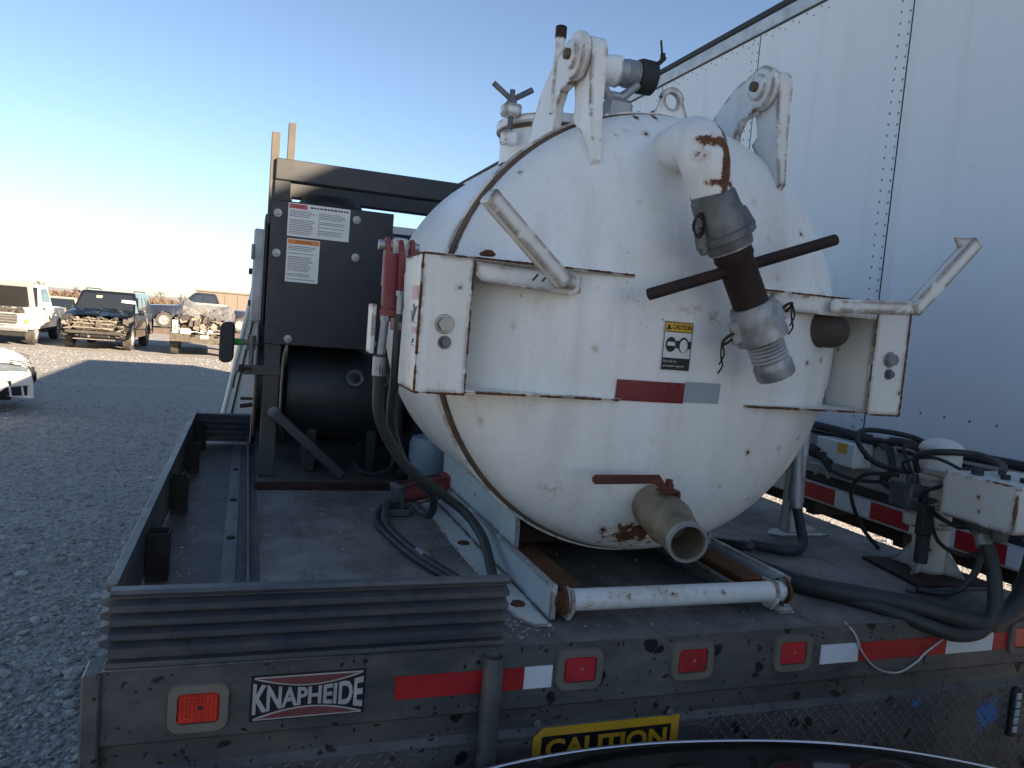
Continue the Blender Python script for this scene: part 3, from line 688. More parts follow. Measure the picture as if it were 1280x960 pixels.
# lip plates welded under the upper shelves
q = MB(); q.prism([(0, 0), (.25, -.010), (.25, -.046), (.225, -.053), (.012, -.042), (0, -.03)], (.462, BF + .001, 2.028), X_, Z_, Y_, .006, .001); q.obj('lip_plate', 'white_edge', tank)
q = MB(); q.prism([(0, 0), (.36, 0), (.36, -.042), (.05, -.042), (0, -.02)], (1.235, BF + .001, 2.030), X_, Z_, Y_, .006, .001); q.obj('lip_plate', 'white_edge', tank)
# hose rack arms
def rack(s, el, tip, start):
    q = MB(); q.bar(start, el, .040, .034, .006); r = q.obj('hose_rack', 'white_edge', tank)
    q = MB(); e = Vector(el); d = (Vector(tip) - e).normalized(); q.bar(e - d * .01, tip, .034, .034, .003, up=(0, -1, .15)); q.obj('arm', 'white_edge', r)
    return r
rk = rack(-1, (.612, 1.490, 1.998), (.424, 1.44, 2.142), (.680, 1.615, 2.004))
rk2 = rack(1, (1.545, 1.475, 2.018), (1.690, 1.455, 2.195), (1.400, 1.600, 2.012))
q = MB(); q.prism([(0, 0), (.052, .004), (.052, -.012), (.018, -.024)], (1.632, 1.462, 2.200), X_, Z_, Y_, .006, .001); q.obj('tip_plate', 'white_edge', rk2)
for x in (.585, .607):
    q = MB(); q.bar((x, 1.59, 1.997), (x + .01, 1.585, 2.012), .006, .004); q.obj('weld_tab', 'rust', tank)
q = MB(); q.box((.470, 1.60, 2.041), (.50, 1.63, 2.050), .003); q.box((.478, 1.605, 2.048), (.494, 1.62, 2.054)); q.obj('latch_stub', 'rust', tank)

# rusty weld seams along the clamp boxes and shelves
def bead(p0, p1, r, parent, seed, gap=.35):
    rnd = random.Random(seed); p0 = Vector(p0); p1 = Vector(p1); L = (p1 - p0).length; n_ = max(6, int(L / .006)); q = MB(); pts = []; rs = []
    for i in range(n_ + 1):
        t = i / n_; k = noise.noise(Vector((t * L * 22, seed, 0))) * .5 + .5
        pts.append(p0.lerp(p1, t)); rs.append(r * (.15 if k < gap else rnd.uniform(.6, 1.15)))
    q.tube(pts, rs, 6); q.obj('weld_seam', 'rust', parent)
for bx, s_, k0 in ((bl, -1, 3), (br, 1, 40)):
    xo = TX + s_ * .668; xi = TX + s_ * .556; z0, z1 = 1.737, 2.034
    bead((xo, BF, z0), (xo, BF, z1), .0032, bx, k0, .36); bead((xi, BF, z0), (xi, BF, z1), .0024, bx, k0 + 1, .48)
    bead((xo, BF, z1), (xi, BF, z1), .0026, bx, k0 + 2, .46); bead((xo, BF, z0), (xi, BF, z0), .0030, bx, k0 + 3, .42)
    bead((xi, BF - .001, z1 + .001), (TX + s_ * .17, BF - .0005, z1 + .001), .0028, bx, k0 + 4, .42); bead((xi, BF - .001, z0 + .005), (TX + s_ * .18, BF - .0005, z0 + .005), .0034, bx, k0 + 5, .44)
    bead((xo, BF + .01, z0), (xo, 1.79, z0), .0028, bx, k0 + 6, .4); bead((xo, BF + .01, z1), (xo, 1.79, z1), .0028, bx, k0 + 7, .4)
# hydraulic latch on the left of the clamp box
HX = .338; HY = .060
q = MB(); q.prism([(1.76, 1.86), (1.86, 1.86), (1.875, 1.92), (1.86, 2.05), (1.82, 2.08), (1.79, 2.05), (1.77, 1.95)], (HX, HY, 0), Y_, Z_, X_, .012, .002)
hl = q.obj('hydraulic_latch', 'red', tank)
q = MB(); q.cyl((HX - .012, 1.80 + HY, 1.905), (HX - .008, 1.835 + HY, 2.03), .024, n=16); q.cyl((HX - .012, 1.799 + HY, 1.892), (HX - .012, 1.80 + HY, 1.908), .027, n=16); q.cyl((HX - .008, 1.833 + HY, 2.02), (HX - .008, 1.838 + HY, 2.04), .024, n=16); q.obj('cylinder_barrel', 'red', hl, 40)
for x in (HX - .03, HX + .03):
    q = MB(); q.prism([(.02 * cos(a), .02 * sin(a)) for a in [R(t) for t in range(0, 181, 30)]] + [(-.02, -.10), (.02, -.10)], (x, 1.84 + HY, 2.065), Y_, Z_, X_, .012, .002); q.obj('clevis_cheek', 'red', hl)
q = MB(); q.cyl((HX - .045, 1.84 + HY, 2.065), (HX + .055, 1.84 + HY, 2.065), .012, n=12); q.obj('clevis_pin', 'galv', hl, 40)
q = MB(); q.box((HX - .012, 1.82 + HY, 2.00), (HX + .026, 1.86 + HY, 2.085), .006); q.obj('rod_eye', 'white_edge', hl)
q = MB(); q.box((HX - .055, 1.80 + HY, 1.80), (HX - .045, 1.87 + HY, 1.92), .002); q.obj('guard_plate', 'white_edge', hl)
for a, b in (((HX - .030, 1.785 + HY, 1.80), (HX - .025, 1.79 + HY, 1.893)), ((HX + .006, 1.772 + HY, 1.90), (HX + .006, 1.772 + HY, 1.955))):
    q = MB(); q.cyl(a, b, .010, n=12); q.cyl(Vector(b) - Z_ * .012, b, .0125, n=6); q.obj('hose_fitting', 'galv', hl, 40)
q = MB(); q.lathe((HX + .014, 1.765 + HY, 1.872), -X_, [(0, .012), (.012, .012), (.012, .007), (0, .007)], 16); q.obj('grease_ring', 'brass', hl, 40)
# decals on the outer side of the left clamp box
xs = TX - .668 - .0012
q = MB(); q.poly([(xs, 1.635, 1.935), (xs, 1.70, 1.935), (xs, 1.70, 1.965), (xs, 1.635, 1.965)]); q.obj('faded_sticker', 'pink', bl)
q = MB(); q.poly([(xs, 1.63, 1.862), (xs, 1.672, 1.862), (xs, 1.672, 1.876), (xs, 1.63, 1.876)]); q.obj('faded_sticker', 'pink', bl)
q = MB()
for p, r_ in (((1.67, 1.925), (1.655, 1.905)), ((1.655, 1.905), (1.672, 1.888)), ((1.64, 1.92), (1.655, 1.905)), ((1.635, 1.885), (1.69, 1.887)), ((1.65, 1.85), (1.66, 1.84)), ((1.64, 1.835), (1.665, 1.836)), ((1.68, 1.91), (1.672, 1.888))):
    q.bar((xs - .0006, p[0], p[1]), (xs - .0006, r_[0], r_[1]), .0008, .003, up=X_)
q.obj('warning_pictogram', 'grey_print', bl)

# top hinges: fixed hook plate on the shell, tapered strap on the door
def hook(x, pin, flip=False):
    py, pz = pin; top = [(py + .056 * cos(R(a)), pz + .056 * sin(R(a))) for a in range(-235, -45, 15)][::-1]
    zt = lambda dy: TZ + TR + .002
    outer = [(py + .12, pz + .025), (py + .20, pz - .03), (py + .265, pz - .11), (py + .285, TZ + math.sqrt(TR ** 2 - (x - TX) ** 2) - .012)]
    base = [(py + .095, TZ + math.sqrt(TR ** 2 - (x - TX) ** 2) - .012), (py + .090, pz - .10), (py + .066, pz - .068), (py + .02, pz - .062)]
    top = [(py + .056 * cos(R(a)), pz + .056 * sin(R(a))) for a in range(290, 60, -15)]
    q = MB(); q.prism(top + outer + base, (x - .011, 0, 0), Y_, Z_, X_, .022, .002); h = q.obj('hinge_hook', 'white', tank, 30)
    return h
def strap(x, pin):
    py, pz = pin; zb = pz - .275
    top = [(py + .050 * cos(R(a)), pz + .050 * sin(R(a))) for a in range(180, -1, -15)]
    fr = lambda z: dome_y(x, z) + .012 if (x - TX) ** 2 + (z - TZ) ** 2 < TR ** 2 * .97 else TY - .004
    pts = [(py - .050, pz - .05), (py - .056, pz - .12), (fr(zb) - .018, zb + .02), (fr(zb), zb)]
    back = [(fr(zb + t), zb + t) for t in (.04, .09, .14)] + [(py + .03, pz - .115), (py + .046, pz - .05)]
    q = MB(); q.prism(top[::-1] + pts + back, (x - .021, 0, 0), Y_, Z_, X_, .042, .002)
    for v in q.bm.verts:
        k = min(1, max(0, (v.co.z - zb) / (pz - .05 - zb))); v.co.x = x + (v.co.x - x) * (.45 + .55 * k)
    return q.obj('hinge_strap', 'white', tank, 30)
for x, pin, sx in ((.716, (1.765, 2.552), .752), (1.247, (1.765, 2.568), 1.283)):
    h = hook(x, pin); st = strap(sx, pin)
    q = MB(); q.lathe((x - .011, pin[0], pin[1]), -X_, [(0, .034), (.010, .034), (.012, .031), (.012, 0)], 24); q.obj('boss', 'white', h, 40)
    q = MB(); q.cyl((x - .034, pin[0], pin[1]), (sx + .035, pin[0], pin[1]), .013, n=16); q.obj('hinge_pin', 'gasket', h, 40)
q = MB(); q.lathe((.712, 1.88, 2.44), Z_, [(0, .013), (.19, .013), (.19, 0)], 14); pp = q.obj('vent_pipe', 'white', tank, 40)
q = MB(); q.lathe((.712, 1.88, 2.628), Z_, [(0, .0145), (.028, .0145), (.030, .012), (.030, 0)], 14); q.obj('pipe_cap', 'dark_rust', pp, 40)
# lifting eye on the joint
q = MB(); n = 24; E0 = []; cz = 2.522; yy = TY + .034
out = [(-.052, 2.452), (-.048, 2.478), (-.030, 2.528)] + [(.036 * cos(R(a)), cz + .036 * sin(R(a))) for a in range(165, 14, -15)] + [(.032, 2.524), (.056, 2.470), (.060, 2.452)]
hole = [(.021 * cos(2 * pi * i / n), cz + .021 * sin(2 * pi * i / n)) for i in range(n)]
for yv in (yy, yy + .016):
    ov = [q.bm.verts.new((1.035 + a, yv, b)) for a, b in out]; hv = [q.bm.verts.new((1.035 + a, yv, b)) for a, b in hole]
    eo = [q.bm.edges.new((ov[i], ov[(i + 1) % len(ov)])) for i in range(len(ov))]; eh = [q.bm.edges.new((hv[i], hv[(i + 1) % n])) for i in range(n)]
    bmesh.ops.triangle_fill(q.bm, edges=eo + eh, use_beauty=True)
    E0.append((ov, hv))
for k in (0, 1):
    A, B = E0[0][k], E0[1][k]
    for i in range(len(A)): q.bm.faces.new((A[i], A[(i + 1) % len(A)], B[(i + 1) % len(A)], B[i]))
q.obj('lifting_eye', 'white', tank, fix=True)

# top port pipe with galvanised coupler and black cap
py, pz = 2.03, 2.630
q = MB(); q.lathe((.83, py, pz), X_, [(0, 0), (0, .040), (.095, .040), (.100, .043), (.118, .043), (.118, 0)], 28); tp = q.obj('top_port', 'white', tank, 40)
q = MB(); q.box((.845, py + .01, 2.43), (.90, py + .05, pz - .01), .006); q.obj('port_stem', 'white', tp)
q = MB(); pr = [(.948, 0), (.948, .037), (.972, .037)]
for i in range(5): pr += [(.974 + i * .008, .0395), (.978 + i * .008, .0365)]
pr += [(1.02, .038), (1.022, 0)]; q.lathe((0, py, pz), X_, pr, 28); q.obj('threaded_nipple', 'galv', tp, 40)
q = MB(); q.lathe((0, py, pz), X_, [(1.008, 0), (1.008, .043), (1.020, .048), (1.058, .047), (1.062, .040), (1.062, 0)], 28); cap = q.obj('black_cap', 'rubber', tp, 40)
q = MB(); q.bar((1.055, py - .03, pz + .03), (1.075, py - .036, pz + .052), .018, .012, .003); q.cyl((1.068, py - .034, pz + .045), (1.060, py - .03, pz + .098), .0032, n=8); q.cyl((1.068, py - .034, pz + .048), (1.068, py - .034, pz + .062), .008, n=6); q.obj('cap_lever', 'rubber', cap)
q = MB(); q.cyl((.90, py - .02, 2.555), (.96, py - .02, 2.555), .013, n=10); q.cyl((.955, py - .02, 2.55), (1.005, py - .02, 2.598), .012, n=10); q.cyl((.93, py - .02, 2.535), (.895, py - .03, 2.575), .012, n=10); q.box((.91, py - .04, 2.455), (.99, py + .02, 2.548), .01); q.obj('wing_clamp', 'galv', tp, 40)
q = MB(); q.box((.985, py - .03, 2.46), (1.045, py + .03, 2.515), .012); q.cyl((.975, py - .03, 2.51), (1.05, py - .01, 2.52), .008, n=8); q.obj('black_bracket', 'rubber', tp)
# manway on top
my, mx = 2.36, .93
q = MB(); q.lathe((mx, my, 2.40), Z_, [(0, .20), (.105, .20), (.105, .215), (.130, .215), (.133, .205), (.150, .10), (.153, 0)], 40); mw = q.obj('manway', 'white', tank, 40)
q = MB(); q.lathe((mx, my, 2.494), Z_, [(0, .19), (0, .206), (.010, .206), (.010, .19)], 40, True); q.obj('manway_seal', 'gasket', mw, 40)
for a in (205, 330, 90):
    d = Vector((cos(R(a)), sin(R(a)), 0)); p = Vector((mx, my, 2.47)) + d * .235; sd_ = Vector((-d.y, d.x, 0))
    q = MB(); q.box((-.028, -.022, -.012), (.028, .022, .026), .006, Matrix.Translation(p + Z_ * .06)); c_ = q.obj('swing_clamp', 'white', mw)
    q = MB(); q.box((-.024, -.02, -.02), (.024, .02, .022), .006, Matrix.Translation(p - Z_ * .015)); q.obj('clamp_lug', 'white', c_)
    q = MB(); q.cyl(p - Z_ * .02, p + Z_ * .128, .0085, n=10); b0 = p + Z_ * .098; q.cyl(b0 - Z_ * .012, b0 + Z_ * .012, .017, .013, n=10)
    dv = X_ if a != 90 else sd_
    for s in (-1, 1): q.cyl(b0, b0 + dv * s * .062 + Z_ * .040, .0085, .009, n=8)
    q.obj('wing_nut', 'alu_dark', c_, 40)

# suction elbow, couplers, rusty drop pipe, hose barb
P0 = Vector((.962, dome_y(.962, 2.345) + .04, 2.345)); 
path = [P0, (.954, 1.635, 2.350), (.942, 1.570, 2.344), (.933, 1.525, 2.320), (.936, 1.506, 2.284), (.948, 1.501, 2.244), (.956, 1.50, 2.218)]
q = MB(); q.tube(path, [.058, .058, .058, .058, .055, .048, .046], 32, True, 5); el = q.obj('suction_elbow', 'elbow', tank, 60)
KR, KA = .91, 1.0; A = Vector((.952, 1.502, 2.230)); B = Vector((1.170, 1.497, 1.843)); ax = (B - A).normalized(); LN = (B - A).length
def along(t): return A + ax * (LN * t)
q = MB(); q.lathe(along(.0), ax, [((-.002) * KA, 0 * KR), ((-.002) * KA, .051 * KR), ((.012) * KA, .052 * KR), ((.016) * KA, .056 * KR), ((.050) * KA, .058 * KR), ((.054) * KA, .060 * KR), ((.098) * KA, .061 * KR), ((.101) * KA, .067 * KR), ((.116) * KA, .067 * KR), ((.118) * KA, .059 * KR), ((.138) * KA, .057 * KR), ((.140) * KA, .0 * KR)], 32)
cc = q.obj('upper_coupler', 'alu_dark', el, 35)
sx = ax.cross(Y_).normalized()
for s in (-1, 1):
    q = MB(); c1 = along(0) + ax * .085 + sx * s * .056; q.bar(c1 - ax * .02, c1 + ax * .03 + sx * s * .012, .018, .028, .004); q.bar(c1 + ax * .02 + sx * s * .006, c1 + ax * .04 + sx * s * .016, .014, .022, .004); q.obj('cam_ear', 'alu_dark', cc)
q = MB(); q.lathe(along(0), ax, [((.116) * KA, .0 * KR), ((.116) * KA, .052 * KR), ((.132) * KA, .0545 * KR), ((.142) * KA, .0545 * KR), ((.144) * KA, .049 * KR), ((.144) * KA, 0 * KR)], 32); q.obj('coupler_ring', 'alu', cc, 35)
q = MB(); q.lathe(along(0), ax, [((.142) * KA, 0 * KR), ((.142) * KA, .048 * KR), ((.160) * KA, .050 * KR), ((.170) * KA, .045 * KR), ((.290) * KA, .045 * KR), ((.292) * KA, 0 * KR)], 32); dp = q.obj('drop_pipe', 'dark_rust', el, 40)
q = MB(); bc = along(.50); tl = Vector((.826, 1.502, 1.988)); tr = Vector((1.303, 1.498, 2.160)); q.cyl(tl, tr, .0135, n=16); q.obj('handle_bar', 'dark_rust', dp, 40)
q = MB(); q.lathe(along(0), ax, [((.276) * KA, 0 * KR), ((.276) * KA, .053 * KR), ((.284) * KA, .057 * KR), ((.322) * KA, .062 * KR), ((.340) * KA, .064 * KR), ((.352) * KA, .066 * KR), ((.362) * KA, .066 * KR), ((.366) * KA, .057 * KR), ((.372) * KA, .047 * KR), ((.374) * KA, 0 * KR)], 32); lc = q.obj('lower_coupler', 'alu', el, 35)
for s in (-1, 1):
    q = MB(); c1 = along(0) + ax * .325 + sx * s * .056; q.bar(c1 - ax * .03, c1 + ax * .022 + sx * s * .010, .016, .026, .004); q.obj('cam_ear', 'alu', lc)
    q = MB(); r0 = c1 + sx * s * .012
    if s == sx.x / abs(sx.x) * 1: pass
    ring = [r0 + (sx * s) * (.017 + .017 * cos(a)) + Z_ * (.010 * sin(a)) + Y_ * -.006 * sin(a) for a in [2 * pi * i / 14 for i in range(15)]]
    q.tube(ring, .0035, 6)
    tipc = r0 + sx * s * .036; q.tube([tipc, tipc + Vector((-.002, -.004, -.03)), tipc + Vector((.005, -.004, -.052)), tipc + Vector((-.006, -.004, -.07))], .0022, 6, True, 3); q.tube([tipc, tipc + Vector((.008, -.002, -.025)), tipc + Vector((-.003, -.002, -.05))], .0022, 6, True, 3)
    q.obj('ring_clip', 'dark_rust', lc, 60)
q = MB(); c1 = along(0) + ax * .06 - sx * .054
if (sx.x > 0): pass
for k in range(3):
    rg = [c1 + Vector((-.012 + .013 * cos(a), -.012 - .004 * k, -.004 + (.02 + .004 * k) * sin(a))) for a in [2 * pi * i / 12 for i in range(13)]]; q.tube(rg, .0018, 5)
q.obj('wire_clip', 'dark_rust', cc, 60)
pr = [((.370) * KA, .0 * KR), ((.370) * KA, .046 * KR)]
for i in range(5): pr += [((.376 + i * .009) * KA, .0475 * KR), ((.381 + i * .009) * KA, .0450 * KR)]
pr += [((.422) * KA, .046 * KR), ((.428) * KA, .050 * KR), ((.436) * KA, .0505 * KR), ((.456) * KA, .0505 * KR), ((.460) * KA, .048 * KR), ((.460) * KA, .041 * KR), ((.40) * KA, .040 * KR), ((.40) * KA, 0 * KR)]
q = MB(); q.lathe(along(0), ax, pr, 36); q.obj('hose_barb', 'alu', el, 35)

# drain valve at the bottom
V0 = Vector((.985, dome_y(.985, 1.487) + .03, 1.487)); V1 = Vector((.940, 1.430, 1.452)); vx = (V1 - V0).normalized(); VL = (V1 - V0).length
q = MB(); q.lathe(V0, vx, [(0, .056), (.045, .056), (.050, .060), (.066, .060), (.072, .056), (VL * .58, .058), (VL * .62, .054), (VL * .8, .048), (VL * .93, .046), (VL, .044), (VL, .038), (VL - .10, .036), (VL - .10, 0)], 36); dv = q.obj('drain_valve', 'brass', tank, 35)
q = MB(); q.lathe(V0, vx, [(VL - .012, .0465), (VL + .003, .0465), (VL + .003, .040), (VL - .012, .040)], 36, True); q.obj('valve_mouth', 'galv', dv, 35)
st = V0 + vx * (VL * .46) + Z_ * .062
q = MB(); q.cyl(st - Z_ * .012, st + Z_ * .020, .012, n=12); q.cyl(st + Z_ * .020, st + Z_ * .030, .010, n=6); q.box((-.024, -.018, -.004), (.024, .018, .002), .002, Matrix.Translation(st + Z_ * .004)); q.box((.018, -.014, -.022), (.028, .014, .0), .002, Matrix.Translation(st)); q.obj('valve_stem', 'rust_red', dv)
q = MB(); q.prism([(-.205, .026), (-.198, .019), (-.045, .022), (-.012, .0), (.014, -.002), (.016, .006), (-.006, .010), (-.034, .043), (-.198, .041), (-.205, .035)], st - Y_ * .012, X_, Z_, Y_, .006, .001)
q.obj('valve_lever', 'rust_red', dv)
# brown cap at the right of the door
c1 = Vector((1.432, dome_y(1.432, 1.955) + .01, 1.952)); d1 = Vector((.42, -.90, -.04)).normalized()
q = MB(); q.lathe(c1, d1, [(-.02, .048), (.018, .048), (.022, .046), (.045, .045), (.062, .040), (.076, .029), (.083, .015), (.085, 0)], 32); q.obj('brown_cap', 'cap', tank, 40)
# caution decal and reflective strip laid on the dome
def patch(name, x0, x1, z0, z1, mat, parent, lift, nu=8, nv=6):
    q = MB(); q.grid(lambda u, v: on_dome(x0 + (x1 - x0) * u, z0 + (z1 - z0) * v, lift), nu, nv); return q.obj(name, mat, parent, 180)
patch('reflective_strip', .826, 1.005, 1.741, 1.791, 'tape_dr', tank, .003); patch('reflective_strip', 1.005, 1.106, 1.745, 1.795, 'tape_s', tank, .0032)
LX0, LX1, LZ0, LZ1 = .932, 1.012, 1.818, 1.938
dc = patch('caution_decal', LX0, LX1, LZ0, LZ1, 'paper', tank, .002); dc['label'] = 'small caution decal calling for eye and ear protection'
patch('header', LX0 + .003, LX1 - .003, 1.913, 1.935, 'yellow', dc, .003, 4, 2)
patch('footer', LX0 + .003, LX1 - .003, 1.821, 1.850, 'ink', dc, .003, 4, 2)
for a, b, c, d in ((LX0 + .002, LX1 - .002, 1.934, 1.936), (LX0 + .002, LX1 - .002, 1.9115, 1.9135), (LX0 + .002, LX0 + .0035, 1.82, 1.936), (LX1 - .0035, LX1 - .002, 1.82, 1.936)): patch('border', a, b, c, d, 'ink', dc, .0034, 4, 2)
text_obj('lettering', 'CAUTION', 'ink', dc, lambda a, b: on_dome(LX0 + .023 + a, 1.918 + b, .0042), .052, .012, .015)
text_obj('lettering', 'Eye and ear', 'paper', dc, lambda a, b: on_dome(LX0 + .006 + a, 1.838 + b, .0042), .036, .0068)
text_obj('lettering', 'protection required', 'paper', dc, lambda a, b: on_dome(LX0 + .006 + a, 1.827 + b, .0042), .056, .0068)
q = MB(); q.poly([on_dome(LX0 + .006, 1.917, .0042), on_dome(LX0 + .020, 1.917, .0042), on_dome(LX0 + .013, 1.931, .0042)]); q.obj('warning_triangle', 'ink', dc)
q = MB()
def disc(q, x, z, rx, rz, lift, n=20): q.poly([on_dome(x + rx * cos(2 * pi * i / n), z + rz * sin(2 * pi * i / n), lift) for i in range(n)])
disc(q, LX0 + .022, 1.882, .014, .018, .0042); disc(q, LX0 + .056, 1.882, .014, .0185, .0042); q.poly([on_dome(LX0 + x, z, .0042) for x, z in ((.037, 1.873), (.043, 1.873), (.043, 1.892), (.037, 1.892))]); q.poly([on_dome(LX0 + x, z, .0042) for x, z in ((.069, 1.873), (.075, 1.873), (.075, 1.892), (.069, 1.892))]); q.obj('pictogram', 'ink', dc)
q = MB(); disc(q, LX0 + .056, 1.880, .0105, .0155, .005); q.poly([on_dome(LX0 + x, z, .005) for x, z in ((.011, 1.879), (.033, 1.879), (.031, 1.888), (.013, 1.888))]); q.obj('pictogram', 'paper', dc)

# cradle under the tank
q = MB(); q.box((.700, 1.60, D + .004), (.716, 2.75, D + .088), .002); q.obj('skid_rail', 'skid', tank)
q = MB(); q.box((1.360, 1.60, D + .004), (1.376, 2.75, D + .088), .002); q.obj('skid_rail', 'skid', tank)
for s in (-1, 1):
    x = TX + s * .30; q = MB(); q.prism([(1.885, D + .09), (1.885, 1.365), (1.90, 1.40), (2.70, 1.42), (2.70, D + .09)], (x - .006, 0, 0), Y_, Z_, X_, .012, .002); q.obj('saddle_plate', 'skid', tank)
    q = MB(); xx = TX + s * .262; q.box((xx - .032, 1.625, D + .074), (xx + .032, 2.75, D + .082), .001); q.box((xx + s * .024, 1.625, D + .03), (xx + s * .032, 2.75, D + .0735), .001); q.obj('inner_angle', 'rust', tank)
for y in (1.95, 2.3, 2.65):
    q = MB(); q.prism([(-.30, D + .086), (-.30, 1.42)] + [(TR * sin(R(a)) * 1.0, TZ - TR * cos(R(a)) - .004) for a in range(-30, 31, 6)] + [(.30, 1.42), (.30, D + .086)], (TX, y, 0), X_, Z_, Y_, .012); q.obj('saddle_web', 'dark_rust', tank)
q = MB(); q.cyl((.735, 1.605, D + .050), (1.352, 1.605, D + .050), .026, n=28); cb = q.obj('cross_tube', 'white_bar', tank, 40)
for x in (.742, 1.315):
    q = MB(); q.prism([(1.595, D + .004), (1.625, D + .004), (1.66, D + .03), (1.66, D + .073), (1.585, D + .080), (1.574, D + .06), (1.574, D + .03)], (x, 0, 0), Y_, Z_, X_, .010, .001); q.obj('tube_lug', 'lift', cb)
for s, x in ((-1, .735), (1, 1.352)):
    q = MB(); q.lathe((x, 1.605, D + .050), X_ * s, [(0, .034), (.010, .034), (.011, .022), (.017, .022), (.018, .012), (.024, .012), (.024, 0)], 24); q.obj('end_collar', 'rust', cb, 35)
for s in (-1, 1):
    xo = TX + s * .388; xi = TX + s * .316
    P = [(xo, 2.75), (xo, 1.63), (xo - s * .028, 1.572), (xi, 1.572), (xi, 2.75)]
    q = MB(); q.prism(P, (0, 0, D + .001), X_, Y_, Z_, .006, .001); f = q.obj('floor_strip', 'lift', tank)
    for y in (1.70, 2.2):
        q = MB(); q.cyl((TX + s * .355, y, D + .007), (TX + s * .355, y, D + .013), .020, .017, n=6); q.obj('hold_down_bolt', 'rust', f)
# lower lift cylinder
C0 = Vector((.500, 2.57, 1.278)); C1 = Vector((.735, 2.63, 1.312)); cx_ = (C1 - C0).normalized(); CL = (C1 - C0).length
q = MB(); q.cyl(C0 + cx_ * .02, C1 - cx_ * .03, .034, n=20); lc2 = q.obj('lift_cylinder', 'red', tank, 40)
for t in (.0, .79):
    q = MB(); M = Matrix.Translation(C0 + cx_ * (CL * t + .01)) @ cx_.to_track_quat('Z', 'Y').to_matrix().to_4x4(); q.box((-.040, -.040, 0), (.040, .040, .022), .004, M); q.obj('end_block', 'alu_dark' if t == 0 else 'red', lc2)
for a, b in ((-.033, -.033), (.033, -.033), (-.033, .033), (.033, .033)):
    M = cx_.to_track_quat('Z', 'Y').to_matrix(); o = M @ Vector((a, b, 0)); q = MB(); q.cyl(C0 + o + cx_ * .03, C1 + o - cx_ * .05, .004, n=8); q.obj('tie_rod', 'rust_red', lc2)
q = MB(); q.cyl(C1 - cx_ * .02, C1 + cx_ * .03, .019, n=14); q.box((-.02, -.025, -.025), (.025, .025, .025), .006, Matrix.Translation(C1 + cx_ * .03)); q.obj('rod_clevis', 'rust_red', lc2, 40)
q = MB(); q.box((.495, 2.53, D + .001), (.56, 2.60, D + .026), .004); q.obj('cylinder_foot', 'alu_dark', lc2)
# corner leg on the right
q = MB(); q.box((1.905, 2.26, D + .006), (1.955, 2.266, 1.66)); q.box((1.905, 2.2665, D + .006), (1.911, 2.31, 1.66)); lg = q.obj('corner_leg', 'lift', tank)
q = MB(); q.prism([(-.10, .0), (-.06, -.035), (.10, -.045), (.155, -.035), (.10, .05), (-.04, .06)], (1.92, 2.27, D + .001), X_, Y_, Z_, .005, .001); q.obj('foot_plate', 'lift', lg)
q = MB(); q.prism([(0, 0), (.11, 0), (0, .05)], (1.956, 2.26, D + .006), X_, Z_, Y_, .006); q.obj('gusset', 'lift', lg)
for z in (1.26, 1.30):
    q = MB(); q.cyl((1.935, 2.259, z), (1.935, 2.255, z), .006, n=10); q.obj('bolt', 'dark_rust', lg)
q = MB(); q.box((1.45, 2.25, 1.60), (1.95, 2.315, 1.664), .004); q.obj('leg_bracket', 'lift', lg)
q = MB(); q.cyl((1.862, 2.22, 1.62), (1.845, 2.16, 1.34), .021, n=14); q.cyl((1.852, 2.18, 1.43), (1.847, 2.17, 1.36), .027, n=14); q.obj('return_pipe', 'galv', lg, 40)

# ------------------------------------------------------------------ blower unit in its black frame
FY = 3.05
blow = thing('blower_unit', 'black framed blower unit with drum silencer and warning labels in front of the cab', 'machine', (.6, 3.3, D))
q = MB(); q.box((.062, 2.93, D + .001), (1.95, 3.84, D + .022), .003); q.obj('skid_floor', 'tan_floor', blow)
q = MB(); q.box((.058, 2.918, D + .001), (1.95, 2.929, D + .030), .002); q.obj('skid_edge', 'dark_rust', blow)
for x0, x1, y0, ztop, m in ((.070, .128, FY, 2.36, 'frame'), (1.86, 1.92, FY, 2.36, 'frame'), (.070, .128, 3.72, 2.36, 'frame'), (1.86, 1.92, 3.72, 2.36, 'frame')):
    q = MB(); q.box((x0, y0 - .004, D + .023), (x1, y0 + .054, ztop), .003); q.obj('frame_post', m, blow)
for x0, y0, z1 in ((.052, FY + .01, 2.535), (.124, 3.46, 2.665)):
    q = MB(); q.box((x0, y0, 2.20), (x0 + .030, y0 + .04, z1), .002); q.obj('upright_stub', 'sun_tube', blow)
q = MB(); q.box((.072, FY - .008, 2.362), (1.93, FY + .06, 2.440), .003); q.obj('top_beam', 'frame', blow)
q = MB(); q.box((.074, 3.50, 2.362), (1.93, 3.57, 2.440), .003); q.obj('top_beam', 'frame', blow)
q = MB(); q.box((.071, FY + .063, 2.3625), (.129, 3.76, 2.438), .003); q.obj('side_beam', 'frame', blow)
q = MB(); q.box((1.861, FY + .063, 2.3625), (1.919, 3.76, 2.438), .003); q.obj('side_beam', 'frame', blow)
q = MB(); q.lathe((.30, 3.28, 2.02), Z_, [(0, .13), (.285, .13), (.30, .125), (.30, 0)], 28); q.lathe((.30, 3.28, 2.282), Z_, [(0, .118), (.012, .128), (.03, .128), (.06, .11), (.06, 0)], 28); q.obj('filter_can', 'black', blow, 40)
